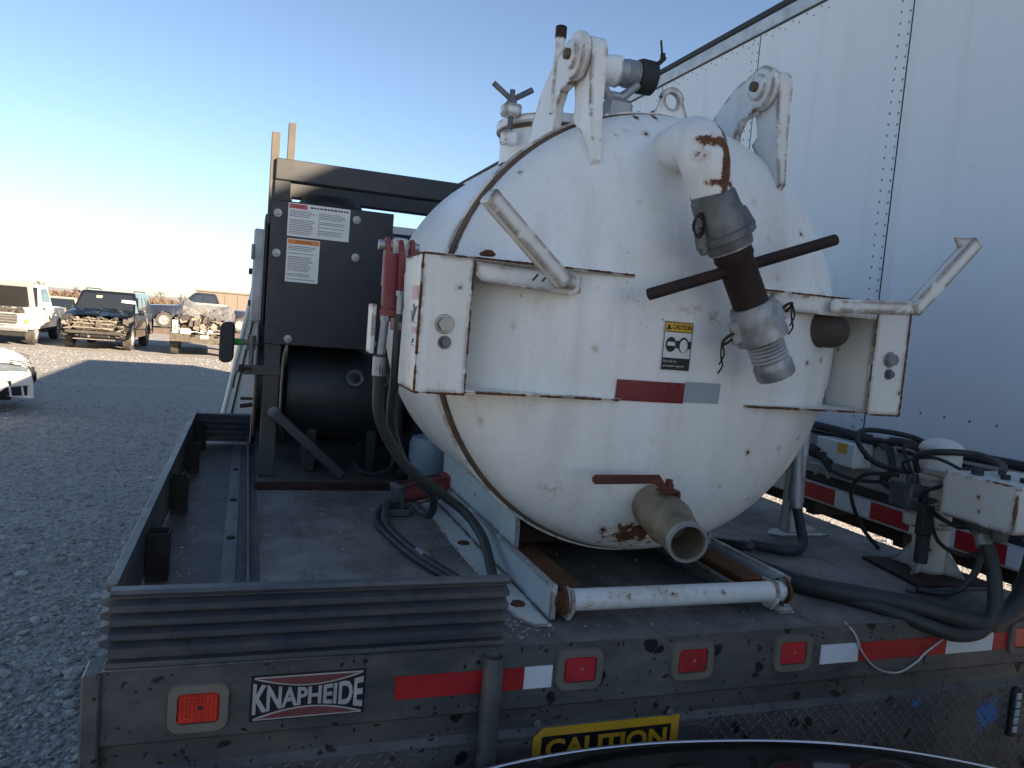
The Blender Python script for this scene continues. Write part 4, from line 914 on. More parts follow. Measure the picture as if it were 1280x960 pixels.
# enclosure behind the panel
q = MB(); q.box((.064, FY - .014, 1.748), (.520, FY - .008, 2.286), .002); pn = q.obj('cover_panel', 'panel', blow)
q = MB(); q.box((.10, FY + .058, 1.77), (.50, 3.70, 2.275), .01); q.obj('enclosure', 'panel', blow)
for x, z in ((.088, 2.238), (.378, 2.246), (.090, 2.090), (.382, 2.103), (.150, 1.772), (.472, 1.776)):
    q = MB(); q.lathe((x, FY - .014, z), -Y_, [(0, .015), (.002, .015), (.003, .008), (.008, .007), (.009, 0)], 16); q.obj('bolt', 'bolt', pn, 40)
def doc(x0, x1, z0, z1, head, hmat, hw, cols, seed):
    y = FY - .0148
    q = MB(); q.box((x0, y - .0006, z0), (x1, y + .0006, z1)); d = q.obj('warning_label', 'paper', pn, label='white label with %s heading and fine print on the black panel' % head)
    y -= .0012
    hh = .020
    q = MB(); q.poly([(x0 + .003, y, z1 - hh), (x0 + .003 + hw, y, z1 - hh), (x0 + .003 + hw, y, z1 - .003), (x0 + .003, y, z1 - .003)]); q.obj('heading', hmat, d)
    tw = min(hw * .7, .06)
    text_obj('lettering', 'DANGER' if hmat == 'label_red' else 'WARNING', 'ink', d, lambda a, b: Vector((x0 + .003 + (hw - tw) / 2 + a, y - .0006, z1 - hh + .005 + b)), tw, .008)
    rnd = random.Random(seed); q = MB(); wcol = (x1 - x0 - .008) / cols
    for c in range(cols):
        z = z1 - hh - .010
        while z > z0 + .006:
            xa = x0 + .006 + c * wcol; xe = xa + wcol * rnd.uniform(.72, .95) - .004
            while xa < xe - .004:
                wl = rnd.uniform(.003, .011); q.poly([(xa, y, z), (min(xa + wl, xe), y, z), (min(xa + wl, xe), y, z + .0021), (xa, y, z + .0021)]); xa += wl + .0014
            z -= .0064 if rnd.random() < .8 else .013
    if cols == 2: q.poly([(x0 + wcol + .003, y, z0 + .005), (x0 + wcol + .0042, y, z0 + .005), (x0 + wcol + .0042, y, z1 - .028), (x0 + wcol + .003, y, z1 - .028)])
    if cols == 2:
        xa = x0 + hw + .014
        while xa < x1 - .012: wl = rnd.uniform(.006, .012); q.poly([(xa, y, z1 - .014), (xa + wl, y, z1 - .014), (xa + wl, y, z1 - .008), (xa, y, z1 - .008)]); xa += wl + .003
    q.obj('fine_print', 'ink', d, kind='stuff')
doc(.124, .352, 2.158, 2.281, 'red', 'label_red', .066, 2, 1)
doc(.126, .246, 1.988, 2.150, 'orange', 'orange', .114, 1, 2)
# silencer drum
q = MB(); q.lathe((.150, 3.30, 1.548), X_, [(0, 0), (0, .16), (.012, .198), (.03, .203), (.46, .203), (.478, .198), (.49, .16), (.49, 0)], 48); dr = q.obj('silencer_drum', 'black', blow, 40)
for x in (.420, .525):
    q = MB(); a = R(118); c = Vector((x, 3.30 + .188 * cos(a) * 1.0, 1.555 + .188 * sin(a) * .40)); c = Vector((x, 3.30 - .189, 1.548 + .078)); d = Vector((0, -.93, .37))
    q.lathe(c, d, [(-.02, .034), (.016, .034), (.016, .027), (.008, .026), (.008, 0)], 28); gg = q.obj('gauge', 'alu_dark', dr, 40)
    q = MB(); q.lathe(c, d, [(.0082, .022), (.012, .010), (.018, .008), (.018, 0)], 12); q.obj('plug', 'black', gg, 40)
for x in (.25, .49): q = MB(); q.box((x, 3.15, D + .023), (x + .04, 3.45, 1.42), .004); q.obj('drum_foot', 'black', blow)
q = MB(); q.bar((.118, FY - .02, 1.487), (.385, FY - .02, D + .036), .036, .050, .003, up=Y_); q.obj('diagonal_brace', 'frame', blow)
q = MB(); q.bar((.90, FY - .02, 1.53), (.595, FY - .02, D + .036), .036, .045, .003, up=Y_); q.obj('diagonal_brace', 'black', blow)
q = MB(); q.lathe((.116, FY - .022, 1.490), -Y_, [(-.02, .026), (.012, .024), (.016, .01), (.016, 0)], 9); q.obj('weld_lump', 'alu_dark', blow)
q = MB(); q.box((-.005, FY - .012, 1.628), (.1295, FY - .006, 1.665), .002); q.obj('cross_plate', 'frame', blow)
q = MB(); q.cyl((.75, 3.25, 2.205), (.47, 3.32, 2.205), .032, n=18); vh = q.obj('vacuum_pipe', 'black', blow, 40)
for i in range(6):
    q = MB(); q.box((.555 + i * .011, 3.262 , 2.197), (.560 + i * .011, 3.268, 2.222)); q.obj('print_mark', 'paper', vh)
q = MB(); q.lathe((.042, 3.30, 1.59), X_, [(0, 0), (0, .235), (.004, .24), (.009, .24), (.009, 0)], 48); q.obj('belt_guard', 'dark_rust', blow, 40)
q = MB(); q.lathe((.052, 3.30, 1.59), X_, [(0, 0), (0, .215), (.016, .215), (.016, 0)], 40); q.obj('flywheel', 'black', blow, 40)
q = MB(); q.box((.052, 3.50, 1.78), (.068, 3.76, 2.28), .003); q.obj('side_cover', 'frame', blow)
# padded stop on a green spring
q = MB(); q.cyl((.045, 3.06, 1.748), (-.010, 3.06, 1.747), .010, n=12); q.cyl((.02, 3.06, 1.72), (.02, 3.06, 1.775), .016, n=12); q.cyl((.022, 3.06, 1.665), (.022, 3.06, 1.72), .010, n=12); sa = q.obj('stop_arm', 'alu_dark', blow, 40)
q = MB(); H = [(-.052 + .042 * i / 80, 3.06 + .0115 * cos(2 * pi * 6 * i / 80), 1.747 + .0115 * sin(2 * pi * 6 * i / 80)) for i in range(81)]; q.tube(H, .0030, 6); q.obj('coil_spring', 'green', sa, 60)
q = MB(); q.prism(rrect(.052, .150, .022, 5), (-.066, 3.022, 1.744), (X_ * .9 + Z_ * .06).normalized(), Z_, Y_, .076, .006); q.obj('rubber_pad', 'rubber', sa, 40)
q = MB(); q.tube([(.03, 3.04, 1.655), (-.012, 3.04, 1.648), (-.030, 3.03, 1.622), (-.036, 3.03, 1.575)], .0032, 6, True, 4); q.cyl((-.012, 3.04, 1.635), (-.012, 3.04, 1.665), .008, n=6); q.cyl((-.022, 3.04, 1.65), (.03, 3.04, 1.648), .007, n=8); q.obj('control_rod', 'dark_rust', sa)
for z in (1.535, 1.512):
    q = MB(); q.cyl((.035, 3.06, z), (-.008, 3.05, z - (.0 if z > 1.52 else .006)), .0055 if z > 1.52 else .008, n=10); q.obj('pull_pin', 'dark_rust', blow)
q = MB(); q.box((.13, 3.79, D + .0225), (1.85, 3.80, 2.20)); q.obj('dark_backing', 'black', blow)  # black sheet added to darken the space behind drum and engine
# engine block and plumbing in the dark behind
q = MB(); q.box((.66, 3.18, D + .10), (1.55, 3.72, 1.85), .03); q.box((.80, 3.16, 1.85), (1.4, 3.66, 2.1), .03); q.box((.7, 3.2, D + .0225), (.78, 3.7, D + .10)); q.box((1.4, 3.2, D + .0225), (1.48, 3.7, D + .10)); q.obj('engine_block', 'black', blow)
q = MB(); q.tube([(.55, 3.1, 1.78), (.50, 3.06, 1.72), (.40, 3.05, 1.77)], .012, 8, True, 5); q.tube([(.43, 3.05, 1.30), (.45, 3.0, D + .06), (.52, 2.99, D + .05), (.58, 3.02, 1.30), (.60, 3.1, 1.45)], .010, 8, True, 6); q.tube([(.62, 3.08, 1.75), (.60, 3.05, 1.60), (.60, 3.04, 1.45), (.64, 3.08, 1.32)], .014, 8, True, 6); q.obj('hose_loop', 'rubber', blow, 60)
q = MB(); q.lathe((.735, 3.03, D + .0225), Z_, [(0, 0), (0, .082), (.01, .088), (.145, .088), (.175, .078), (.185, .035), (.205, .033), (.205, 0)], 28)
tag(q.obj('blue_jug', 'jug', None, 40), 'pale blue plastic jug on the skid floor beside the black drum', 'jug')

# ------------------------------------------------------------------ hoses
def hose(name, pts, r, label, mat='hose', sub=8, n=12, fit=None):
    if fit:
        t = thing(name, label, 'hose', pts[0]); q = MB(); q.tube(pts, r, n, True, sub); q.obj('rubber_line', mat, t, 60)
        for p, d, rr, L in fit:
            q = MB(); q.cyl(p, Vector(p) + Vector(d).normalized() * L, rr, n=14); q.obj('fitting', 'galv', t, 40)
        return t
    q = MB(); q.tube(pts, r, n, True, sub); return tag(q.obj(name, mat, None, 60), label, 'hose')
hose('hydraulic_hose', [(HX - .035, 1.775 + HY, 1.80), (HX - .033, 1.775 + HY, 1.74), (HX - .018, 1.80 + HY, 1.64), (.40, 1.93, 1.52), (.55, 2.10, 1.40), (.635, 2.12, 1.335), (.66, 2.02, 1.29), (.645, 1.88, 1.245), (.625, 1.78, D + .016)], .0138, 'long grey hydraulic hose dropping from the red latch past the tank to the deck', fit=[((HX - .035, 1.775 + HY, 1.795), -Z_, .0155, .045)])
hose('hydraulic_hose', [(HX + .006, 1.772 + HY, 1.90), (HX + .006, 1.774 + HY, 1.82), (HX + .008, 1.79 + HY, 1.74), (HX + .02, 1.85 + HY, 1.62), (.42, 2.0, 1.50), (.54, 2.16, 1.38), (.58, 2.35, 1.27), (.56, 2.48, 1.27)], .0125, 'hydraulic hose hanging behind the clamp box towards the lift cylinder')
hose('hydraulic_hose', [(.515, 2.535, 1.272), (.475, 2.52, 1.262), (.455, 2.40, D + .018), (.47, 2.22, D + .014), (.50, 2.05, D + .014), (.545, 1.90, D + .013), (.575, 1.80, D + .013)], .0125, 'dusty hose lying on the deck from the lift cylinder to the ribbed board', fit=[((.495, 2.10, D + .014), (.12, -.6, 0), .016, .05)])
hose('hydraulic_hose', [(.505, 2.555, 1.255), (.462, 2.56, 1.24), (.430, 2.42, D + .012), (.445, 2.24, D + .012), (.476, 2.06, D + .012), (.523, 1.90, D + .011), (.552, 1.82, D + .011)], .0095, 'thinner of the two hoses lying on the deck at the lift cylinder')
hose('feed_hose', [(1.43, 2.75, D + .03), (1.44, 2.3, D + .028), (1.455, 1.95, D + .027), (1.50, 1.72, D + .027), (1.60, 1.585, D + .035), (1.70, 1.515, D + .03), (1.80, 1.476, D + .01), (1.90, 1.455, D - .005), (2.02, 1.47, D + .03), (2.10, 1.50, D + .10), (2.135, 1.52, D + .19), (2.12, 1.56, D + .225), (2.06, 1.58, D + .235)], .026, 'thick black hose curving along the deck edge and up under the boom', fit=[((2.085, 1.573, D + .232), (-.1, .02, .02), .030, .05)])
hose('feed_hose', [(1.46, 2.75, D + .016), (1.475, 2.2, D + .016), (1.50, 1.85, D + .016), (1.56, 1.66, D + .016), (1.62, 1.55, D + .018), (1.72, 1.468, D - .01), (1.80, 1.452, D - .03), (1.88, 1.448, D - .02), (1.925, 1.455, D + .04), (1.955, 1.50, D + .14), (1.965, 1.55, D + .215)], .019, 'black hose hanging over the sill beside the thick deck hose', fit=[((1.958, 1.53, D + .18), (.02, .06, .1), .023, .05)])
hose('loose_hose', [(1.40, 2.72, D + .018), (1.42, 2.45, D + .016), (1.50, 2.12, D + .016), (1.52, 2.0, D + .05), (1.485, 1.93, D + .065), (1.46, 2.02, D + .05), (1.43, 2.2, D + .018), (1.42, 2.3, D + .05)], .015, 'black hose loop lying at the right hand skid rail')
hose('return_hose', [(1.845, 2.16, 1.345), (1.835, 2.12, 1.29), (1.80, 2.06, D + .03), (1.72, 2.02, D + .02), (1.62, 2.1, D + .02)], .017, 'grey hose running from the return pipe down to the deck')
hose('return_hose', [(2.0, 1.56, 1.43), (2.02, 1.585, 1.36), (2.01, 1.60, 1.28), (1.96, 1.62, D + .016), (1.88, 1.66, D + .014)], .010, 'thin black hose under the white boom block')
hose('thin_wire', [(1.465, 1.495, D + .004), (1.49, 1.481, 1.19), (1.52, 1.479, 1.14), (1.57, 1.478, 1.098), (1.64, 1.477, 1.082), (1.70, 1.478, 1.105), (1.73, 1.478, 1.13), (1.80, 1.476, 1.175)], .0028, 'thin pale wire hanging in a loop over the reflective tape', 'trailer_rail', 6, 8)

# ------------------------------------------------------------------ slewing boom at the right rear corner
boom = thing('slewing_boom', 'white rust streaked boom block on a pedestal at the right edge of the deck', 'crane', (2.1, 1.83, D))
q = MB(); q.prism([(-.17, -.13), (.115, -.16), (.115, .12), (-.12, .15)], (2.1, 1.83, D + .001), X_, Y_, Z_, .009, .002); q.obj('base_plate', 'dark_rust', boom)
q = MB(); q.box((1.86, 1.66, D + .001), (2.20, 1.685, D + .006)); q.obj('deck_strip', 'sill_plain', boom)
q = MB(); q.cyl((2.1, 1.83, D + .010), (2.1, 1.83, D + .215), .052, n=28); q.cyl((2.1, 1.83, D + .158), (2.1, 1.83, D + .166), .0555, n=28); q.cyl((2.1, 1.83, D + .216), (2.1, 1.83, D + .30), .044, n=28); pc = q.obj('pedestal', 'lift', boom, 40)
for k in range(4):
    a = R(20 + 90 * k); d = Vector((cos(a), sin(a), 0)); q = MB(); q.prism([(.045, 0), (.115, 0), (.050, .085)], (2.1 - d.y * .004, 1.83 + d.x * .004, D + .010), d, Z_, Vector((d.y, -d.x, 0)), .008, .001); q.obj('gusset', 'lift', pc)
q = MB(); q.cyl((2.1, 1.83, D + .30), (2.1, 1.83, D + .395), .060, n=28); q.lathe((2.1, 1.83, D + .3955), Z_, [(0, 0), (0, .066), (.008, .066), (.022, .058), (.034, .038), (.040, .012), (.041, 0)], 32); sw = q.obj('slew_head', 'lift', boom, 40)
q = MB(); q.box((1.985, 1.82, D + .205), (2.07, 1.91, D + .29), .006)
for k in range(4): q.cyl((1.99 + .022 * k, 1.815, D + .24), (1.99 + .022 * k, 1.79, D + .24), .010, n=10); q.cyl((1.995 + .022 * k, 1.86, D + .29), (1.995 + .022 * k, 1.86, D + .315), .008, n=6)
q.obj('valve_block', 'alu_dark', sw, 40)
q = MB(); q.box((2.0, 1.79, D + .155), (2.065, 1.86, D + .204), .004); q.obj('valve_bracket', 'lift', sw)
q = MB(); q.box((2.02, 1.70, D + .285), (2.16, 1.83, D + .305), .003); q.box((2.02, 1.70, D + .325), (2.16, 1.83, D + .345), .003); q.box((1.99, 1.625, D + .27), (2.14, 1.72, D + .355), .004); q.obj('knuckle', 'lift', boom)
q = MB(); q.box((1.880, 1.400, 1.464), (2.150, 1.624, 1.590), .004); bb = q.obj('boom_block', 'boom', boom)
for p, h_, r_ in (((1.96, 1.50), .013, .012), ((1.99, 1.45), .010, .026), ((2.03, 1.47), .035, .006), ((1.93, 1.56), .017, .016)):
    q = MB(); q.cyl((p[0], p[1], 1.5905), (p[0], p[1], 1.5905 + h_), r_, n=12); q.obj('port_fitting', 'rubber', bb)
q = MB()
for p in ((1.955, 1.555), (2.03, 1.57), (2.07, 1.50), (1.94, 1.48)): q.cyl((p[0], p[1], 1.4635), (p[0], p[1], 1.425), .024, .020, n=14)
q.box((1.93, 1.50, 1.435), (2.08, 1.58, 1.4635), .006); q.obj('manifold', 'alu_dark', bb, 40)
q = MB(); q.box((1.93, 1.715, D + .155), (1.975, 1.745, D + .245), .004); q.cyl((1.955, 1.73, D + .07), (1.955, 1.73, D + .155), .020, n=12); q.obj('limit_stop', 'rubber', boom)
q = MB(); q.bar((1.955, 1.73, D + .235), (2.06, 1.76, D + .235), .018, .018); q.obj('stop_bracket', 'lift', boom)
for k, pts in enumerate(([(2.0, 1.80, 1.455), (1.95, 1.74, 1.50), (1.93, 1.66, 1.54), (1.97, 1.62, 1.60)], [(2.02, 1.80, 1.455), (1.99, 1.72, 1.43), (1.98, 1.64, 1.42), (1.96, 1.58, 1.44)],
        [(2.04, 1.80, 1.455), (1.98, 1.70, 1.36), (2.02, 1.62, 1.34), (2.06, 1.55, 1.43)], [(2.01, 1.86, 1.53), (1.96, 1.84, 1.57), (1.99, 1.76, 1.60), (2.04, 1.70, 1.575)],
        [(1.99, 1.88, 1.52), (1.95, 1.98, 1.50), (1.98, 2.06, 1.42), (2.06, 2.08, 1.30), (2.12, 2.05, D + .01)], [(2.03, 1.87, 1.53), (2.07, 1.95, 1.60), (2.16, 1.97, 1.58), (2.20, 1.92, 1.45), (2.19, 1.88, D + .01)])):
    q = MB(); q.tube(pts, (.006, .007, .006, .005, .007, .006)[k], 8, True, 7); q.obj('cable', 'rubber', boom, 60)
hose('control_line', [(2.01, 1.83, 1.545), (1.97, 1.80, 1.60), (2.0, 1.72, 1.625), (2.05, 1.66, 1.628), (2.02, 1.56, 1.618), (1.97, 1.52, 1.604)], .010, 'black control hose arching from the valve block over the boom block')
hose('control_line', [(2.0, 1.86, 1.535), (1.95, 1.95, 1.55), (1.95, 2.03, 1.61), (2.01, 2.05, 1.64), (2.10, 1.95, 1.635), (2.16, 1.90, 1.60)], .009, 'curled black control hose behind the boom pedestal', 'rubber')

# ------------------------------------------------------------------ semi trailer alongside
TXL, TXR, TY0, TY1, TZ0, TZ1 = 3.0, 5.6, -4.3, 12.6, 1.07, 4.0
trl = thing('box_trailer', 'tall white riveted box trailer parked beside the flatbed', 'trailer', ((TXL + TXR) / 2, 4, 0))
q = MB(); q.box((TXL + .03, TY0 + .02, 1.10), (TXR - .03, TY1 - .02, 3.97)); q.obj('cargo_box', 'trailer', trl)
seams = [TY0]; y = 3.09 - 1.235 * 6
while y < TY1 - .3: seams += [y] if y > TY0 + .3 else []; y += 1.235
seams += [TY1]
zb, zt = 1.452, 3.87
for k, (a, b) in enumerate(zip(seams, seams[1:])):
    q = MB(); lap = .006 if k % 2 else .003
    q.box((TXL + .004 - lap, a - .03 if k % 2 else a + .0005, zb), (TXL + .028, b + .03 if k % 2 else b - .0005, zt)) if 0 else q.box((TXL, a + .003, zb), (TXL + .028, b - .003, zt), .0015)
    q.obj('side_panel', 'trailer', trl)
    q = MB()
    def dome_rivet(y, z, r=.0065): q.lathe((TXL, y, z), -X_, [(0, r), (.002, r * .8), (.0032, r * .35), (.0033, 0)], 8)
    if 0 < a < 12.2:
        z = zb + .05
        while z < zt - .03:
            dome_rivet(a + .018, z); dome_rivet(a + .075, z + .012); z += .055
    y = a + .06; i = 0
    while y < b - .02 and b > 0:
        dome_rivet(y, 3.845 - (.028 if i % 2 else 0), .006); y += .062; i += 1
    y = a + .12
    while y < b: dome_rivet(y, 1.66 if False else 1.64, .007); y += .13
    q.obj('rivets', 'rivet', trl, kind='stuff')
    q = MB(); q.box((TXL - .0015, a - .0015, zb + .004), (TXL + .006, a + .0025, zt - .003)); 
    if 0 < k: q.obj('panel_joint', 'rubber', trl)
    else: q.bm.free()
q = MB(); q.box((TXL - .010, TY0, zt + .001), (TXL + .03, TY1, 3.955), .004); tr = q.obj('top_rail', 'trailer_rail', trl)
q = MB(); q.box((TXL - .018, TY0, 3.9555), (TXL + .05, TY1, TZ1), .008); q.obj('rail_cap', 'rubber', tr)
q = MB(); q.box((TXL - .004, TY0, zt - .010), (TXL - .0005, TY1, zt)); q.obj('rail_shadow_strip', 'rubber', tr)  # solid dark strip stands in for the shadow line below the rail
q = MB(); q.box((TXL + .03, TY0, 3.971), (TXR, TY1, TZ1 - .004)); q.obj('roof_sheet', 'trailer_rail', trl)
q = MB(); q.box((TXR - .028, TY0, 1.10), (TXR, TY1, 3.97), .002); q.obj('side_panel', 'trailer', trl)
q = MB(); q.box((TXL - .006, TY0, 1.222), (TXL + .028, TY1, 1.436), .004); q.obj('lower_band', 'trailer_grey', trl)
q = MB(); q.box((TXL - .012, TY0, 1.437), (TXL + .028, TY1, 1.4515), .002); q.obj('rub_strip', 'rubber', trl)
q = MB(); q.box((TXL + .004, TY0, 1.172), (TXL + .028, TY1, 1.2215), .002); q.obj('rub_strip', 'rubber', trl)
q = MB(); q.box((TXL - .008, TY0, 1.068), (TXL + .028, TY1, 1.171), .004); q.obj('bottom_rail', 'trailer_rail', trl)
y = 3.464; k = 0
while y > 1.0:
    q = MB(); L = .245; q.box((TXL - .0105, y - L, 1.080), (TXL - .0082, y, 1.162)); q.obj('reflective_tape', 'tape_r' if k % 2 == 0 else 'tape_w', trl); y -= L; k += 1
y = TY0 + .3
q = MB()
while y < TY1 - .3: q.box((TXL + .03, y - .03, .98), (TXR - .03, y + .03, 1.098)); y += .62
for x in (3.75, 4.85): q.box((x - .05, TY0 + .5, .80), (x + .05, TY1 - .2, .979))
q.obj('floor_beams', 'under', trl)
for y in (-3.0, -1.75):
    for x, s in ((3.17, -1), (3.47, -1), (5.13, 1), (5.43, 1)): wheel(trl, (x, y, .50), .50, .27, .28, s, local=False)
    q = MB(); q.cyl((3.1, y, .5), (5.5, y, .5), .065, n=14)
    for x in (3.75, 4.85): q.box((x - .04, y - .1, .5), (x + .04, y + .1, .80))
    q.obj('axle', 'under', trl)
for x in (3.6, 5.0):
    q = MB(); q.box((x - .06, 8.94, .05), (x + .06, 9.06, .98)); q.box((x - .14, 8.86, 0), (x + .14, 9.14, .05)); q.obj('landing_leg', 'under', trl)
for y in (3.33, 2.905):
    q = MB(); zz = 1.215 if y > 3 else 1.43; q.tube([(TXL - .010, y + .05, zz), (TXL - .05, y + .05, zz + .055), (TXL - .056, y + .04, zz + .066), (TXL - .056, y - .04, zz + .066), (TXL - .05, y - .05, zz + .055), (TXL - .010, y - .05, zz)], .008, 8, True, 3); q.obj('tie_loop', 'trailer_rail', trl, 60)
# control box and cables strapped to the trailer side
cbx = thing('control_box', 'white switch box with yellow sticker and cables on the grey trailer band', 'box', (2.9, 3.13, 1.33))
q = MB(); q.box((2.874, 3.00, 1.322), (2.9935, 3.27, 1.445), .006); cb_ = q.obj('case', 'cab_white', cbx)
q = MB(); q.poly([(2.8725, 3.05, 1.385), (2.8725, 3.115, 1.385), (2.8725, 3.115, 1.437), (2.8725, 3.05, 1.437)]); q.obj('sticker', 'yellow', cb_)
q = MB(); q.poly([(2.89, 2.9985, 1.335), (2.975, 2.9985, 1.335), (2.975, 2.9985, 1.43), (2.89, 2.9985, 1.43)]); f_ = q.obj('dial_plate', 'paper', cb_)
q = MB(); q.cyl((2.948, 2.998, 1.385), (2.948, 2.985, 1.385), .014, n=16); q.obj('knob', 'rubber', f_, 40)
q = MB()
for a in range(0, 360, 45): q.box((-.004, -.0005, -.001), (.004, .0005, .001), 0, Matrix.Translation((2.948 + .03 * cos(R(a)), 2.9978, 1.385 + .03 * sin(R(a)))))
q.obj('dial_marks', 'ink', f_)
q = MB(); q.cyl((2.86, 3.34, 1.375), (2.86, 3.14, 1.325), .022, .018, n=12); q.cyl((2.862, 3.30, 1.37), (2.862, 3.24, 1.355), .032, n=12); q.cyl((2.858, 3.18, 1.335), (2.85, 3.12, 1.285), .022, .013, n=12); q.tube([(2.85, 3.12, 1.29), (2.90, 3.05, 1.265), (2.96, 2.95, 1.27), (2.94, 2.85, 1.30), (2.93, 2.80, 1.36)], .009, 8, True, 6); q.tube([(2.86, 3.34, 1.375), (2.93, 3.48, 1.39), (2.98, 3.60, 1.40)], .007, 8, True, 5); q.bar((2.86, 3.2, 1.35), (2.9, 3.21, 1.36), .03, .03); q.obj('plug_and_cable', 'rubber', cbx, 40)
hose('air_line', [(2.968, 4.2, 1.492), (2.962, 3.4, 1.485), (2.958, 2.98, 1.478), (2.952, 2.80, 1.492), (2.95, 2.6, 1.49), (2.955, 2.2, 1.50), (2.965, 1.4, 1.50)], .021, 'thick black air line lying along the foot of the trailer wall', 'rubber')
hose('air_line', [(2.972, 2.95, 1.462), (2.93, 2.85, 1.45), (2.92, 2.80, 1.36), (2.93, 2.86, 1.30), (2.96, 2.78, 1.26), (2.965, 2.5, 1.25)], .016, 'short black cable looping down below the trailer air line', 'rubber')

# ------------------------------------------------------------------ vehicles (local frame: nose at y = 0 facing -y, x across, z up)
def body_shell(name, mat, parent, L, zb, top, arches, half, smooth=28):
    """side outline extruded across the car; top = (y, z) points from tail to nose; half(y, z) = half width"""
    P = [(0.02, zb)]
    for yc, r in sorted(arches):
        P += [(yc - r * cos(R(a)), max(zb, .36 + r * sin(R(a)))) for a in range(-10, 191, 12)]
    P += [(L - .02, zb)] + list(top)
    # refine long runs so width changes follow smoothly
    Q = []
    for i, p in enumerate(P):
        n = P[(i + 1) % len(P)]; d = math.dist(p, n); k = max(1, int(d / .35))
        for j in range(k): Q.append((p[0] + (n[0] - p[0]) * j / k, p[1] + (n[1] - p[1]) * j / k))
    q = MB(); A = [q.bm.verts.new((-half(y, z), y, z)) for y, z in Q]; B = [q.bm.verts.new((half(y, z), y, z)) for y, z in Q]
    C = [q.bm.verts.new((-half(y, z) * .8, y, z + (.025 if z > .6 else 0))) for y, z in Q]; E_ = [q.bm.verts.new((half(y, z) * .8, y, z + (.025 if z > .6 else 0))) for y, z in Q]
    n = len(Q)
    for U, W in ((A, C), (C, E_), (E_, B)):
        for i in range(n): q.bm.faces.new((U[i], U[(i + 1) % n], W[(i + 1) % n], W[i]))
    f1 = q.bm.faces.new(A); f2 = q.bm.faces.new(B[::-1])
    bmesh.ops.triangulate(q.bm, faces=[f1, f2])
    return q.obj(name, mat, parent, smooth, local=True, fix=True)
def cabin(parent, mat, y0, y1, y2, y3, zb, zr, wb, wr, pillars, nm='cabin'):
    """greenhouse: base y0..y3, roof y1..y2; pillars = fractions where side glass is divided"""
    q = MB(); zc = zr - .05
    sec = [(y0, zb, wb), (y1, zc, wr + .02), (y1 + .10, zr, wr - .05), (y2 - .10, zr, wr - .05), (y2, zc, wr + .02), (y3, zb, wb)]
    Lf = [q.bm.verts.new((-w_, y, z)) for y, z, w_ in sec]; Rt = [q.bm.verts.new((w_, y, z)) for y, z, w_ in sec]
    for i in range(5): q.bm.faces.new((Lf[i], Lf[i + 1], Rt[i + 1], Rt[i]))
    q.bm.faces.new((Lf[5], Lf[0], Rt[0], Rt[5])); q.bm.faces.new(Lf); q.bm.faces.new(Rt[::-1])
    c = q.obj(nm, mat, parent, 25, local=True, fix=True)
    lerp = lambda a, b, t: a + (b - a) * t
    def side_pt(s, u, v):  # u along, v up
        yb = lerp(y0, y3, u); yt = lerp(y1, y2, u); z = lerp(zb, zc, v)
        return Vector((s * (lerp(wb, wr + .02, v) + .006), lerp(yb, yt, v), z))
    for s in (-1, 1):
        for a, b in zip(pillars, pillars[1:]):
            q = MB(); q.poly([side_pt(s, a + .02, .10), side_pt(s, b - .02, .10), side_pt(s, b - .02, .90), side_pt(s, a + .02, .90)]); q.obj('side_window', 'glass', c, local=True)
    for nm2, ya, yb_, dy in (('windscreen', y0, y1, -.008), ('rear_window', y3, y2, .008)):
        q = MB(); q.poly([Vector((s * (lerp(wb, wr, v) - .06), lerp(ya, yb_, v) + dy, lerp(zb, zc, v) + .004)) for s, v in ((-1, .06), (1, .06), (1, .94), (-1, .94))]); q.obj(nm2, 'glass', c, local=True)
    return c
def crumple(name, mat, parent, f, nu=16, nv=12, amp=.05, seed=0, sc=2.5, th=.012):
    q = MB()
    def g(u, v):
        p = Vector(f(u, v)); k = noise.noise_vector(p * sc + Vector((seed, seed * 2, 0))); k2 = noise.noise(p * sc * 2.7 + Vector((0, seed, 3)))
        return p + Vector((k.x * amp * .4, k.y * amp * .5, (abs(k.z) * 2 - .5) * amp + k2 * amp * .5))
    q.grid(g, nu, nv); r = bmesh.ops.solidify(q.bm, geom=q.bm.faces[:], thickness=th)
    return q.obj(name, mat, parent, 12, local=True, fix=True)
def mess(name, mat, parent, lo, hi, n, seed, smin=.03, smax=.16, bars=.6):
    rnd = random.Random(seed); q = MB()
    for i in range(n):
        p = Vector([rnd.uniform(a, b) for a, b in zip(lo, hi)])
        if rnd.random() < bars:
            d = Vector((rnd.gauss(0, 1), rnd.gauss(0, .35), rnd.gauss(0, .3))).normalized() * rnd.uniform(.12, .42)
            a, b = p - d / 2, p + d / 2
            for v in (a, b):
                for k in range(3): v[k] = min(max(v[k], lo[k]), hi[k])
            if (b - a).length > .03: q.bar(a, b, rnd.uniform(.018, .05), rnd.uniform(.01, .035), 0)
        else:
            s = Vector([rnd.uniform(smin, smax) / 2 for _ in range(3)])
            M = Matrix.Translation(p) @ Matrix.Rotation(rnd.uniform(-.6, .6), 4, 'Y') @ Matrix.Rotation(rnd.uniform(-.5, .5), 4, 'Z'); q.box(-s, s, 0, M)
    return q.obj(name, mat, parent, local=True, kind='stuff')
def box_part(name, a, b, mat, parent, bev=.01, label=None):
    q = MB(); q.box(a, b, bev); return q.obj(name, mat, parent, local=True, label=label)
def four_wheels(parent, yf, yr, x, r, wd=.26, rim='rim', which=(0, 1, 2, 3)):
    for i, (s, y) in enumerate(((-1, yf), (1, yf), (-1, yr), (1, yr))):
        if i in which: wheel(parent, (s * x, y, r), r, wd, r * .62, s, rim=rim)
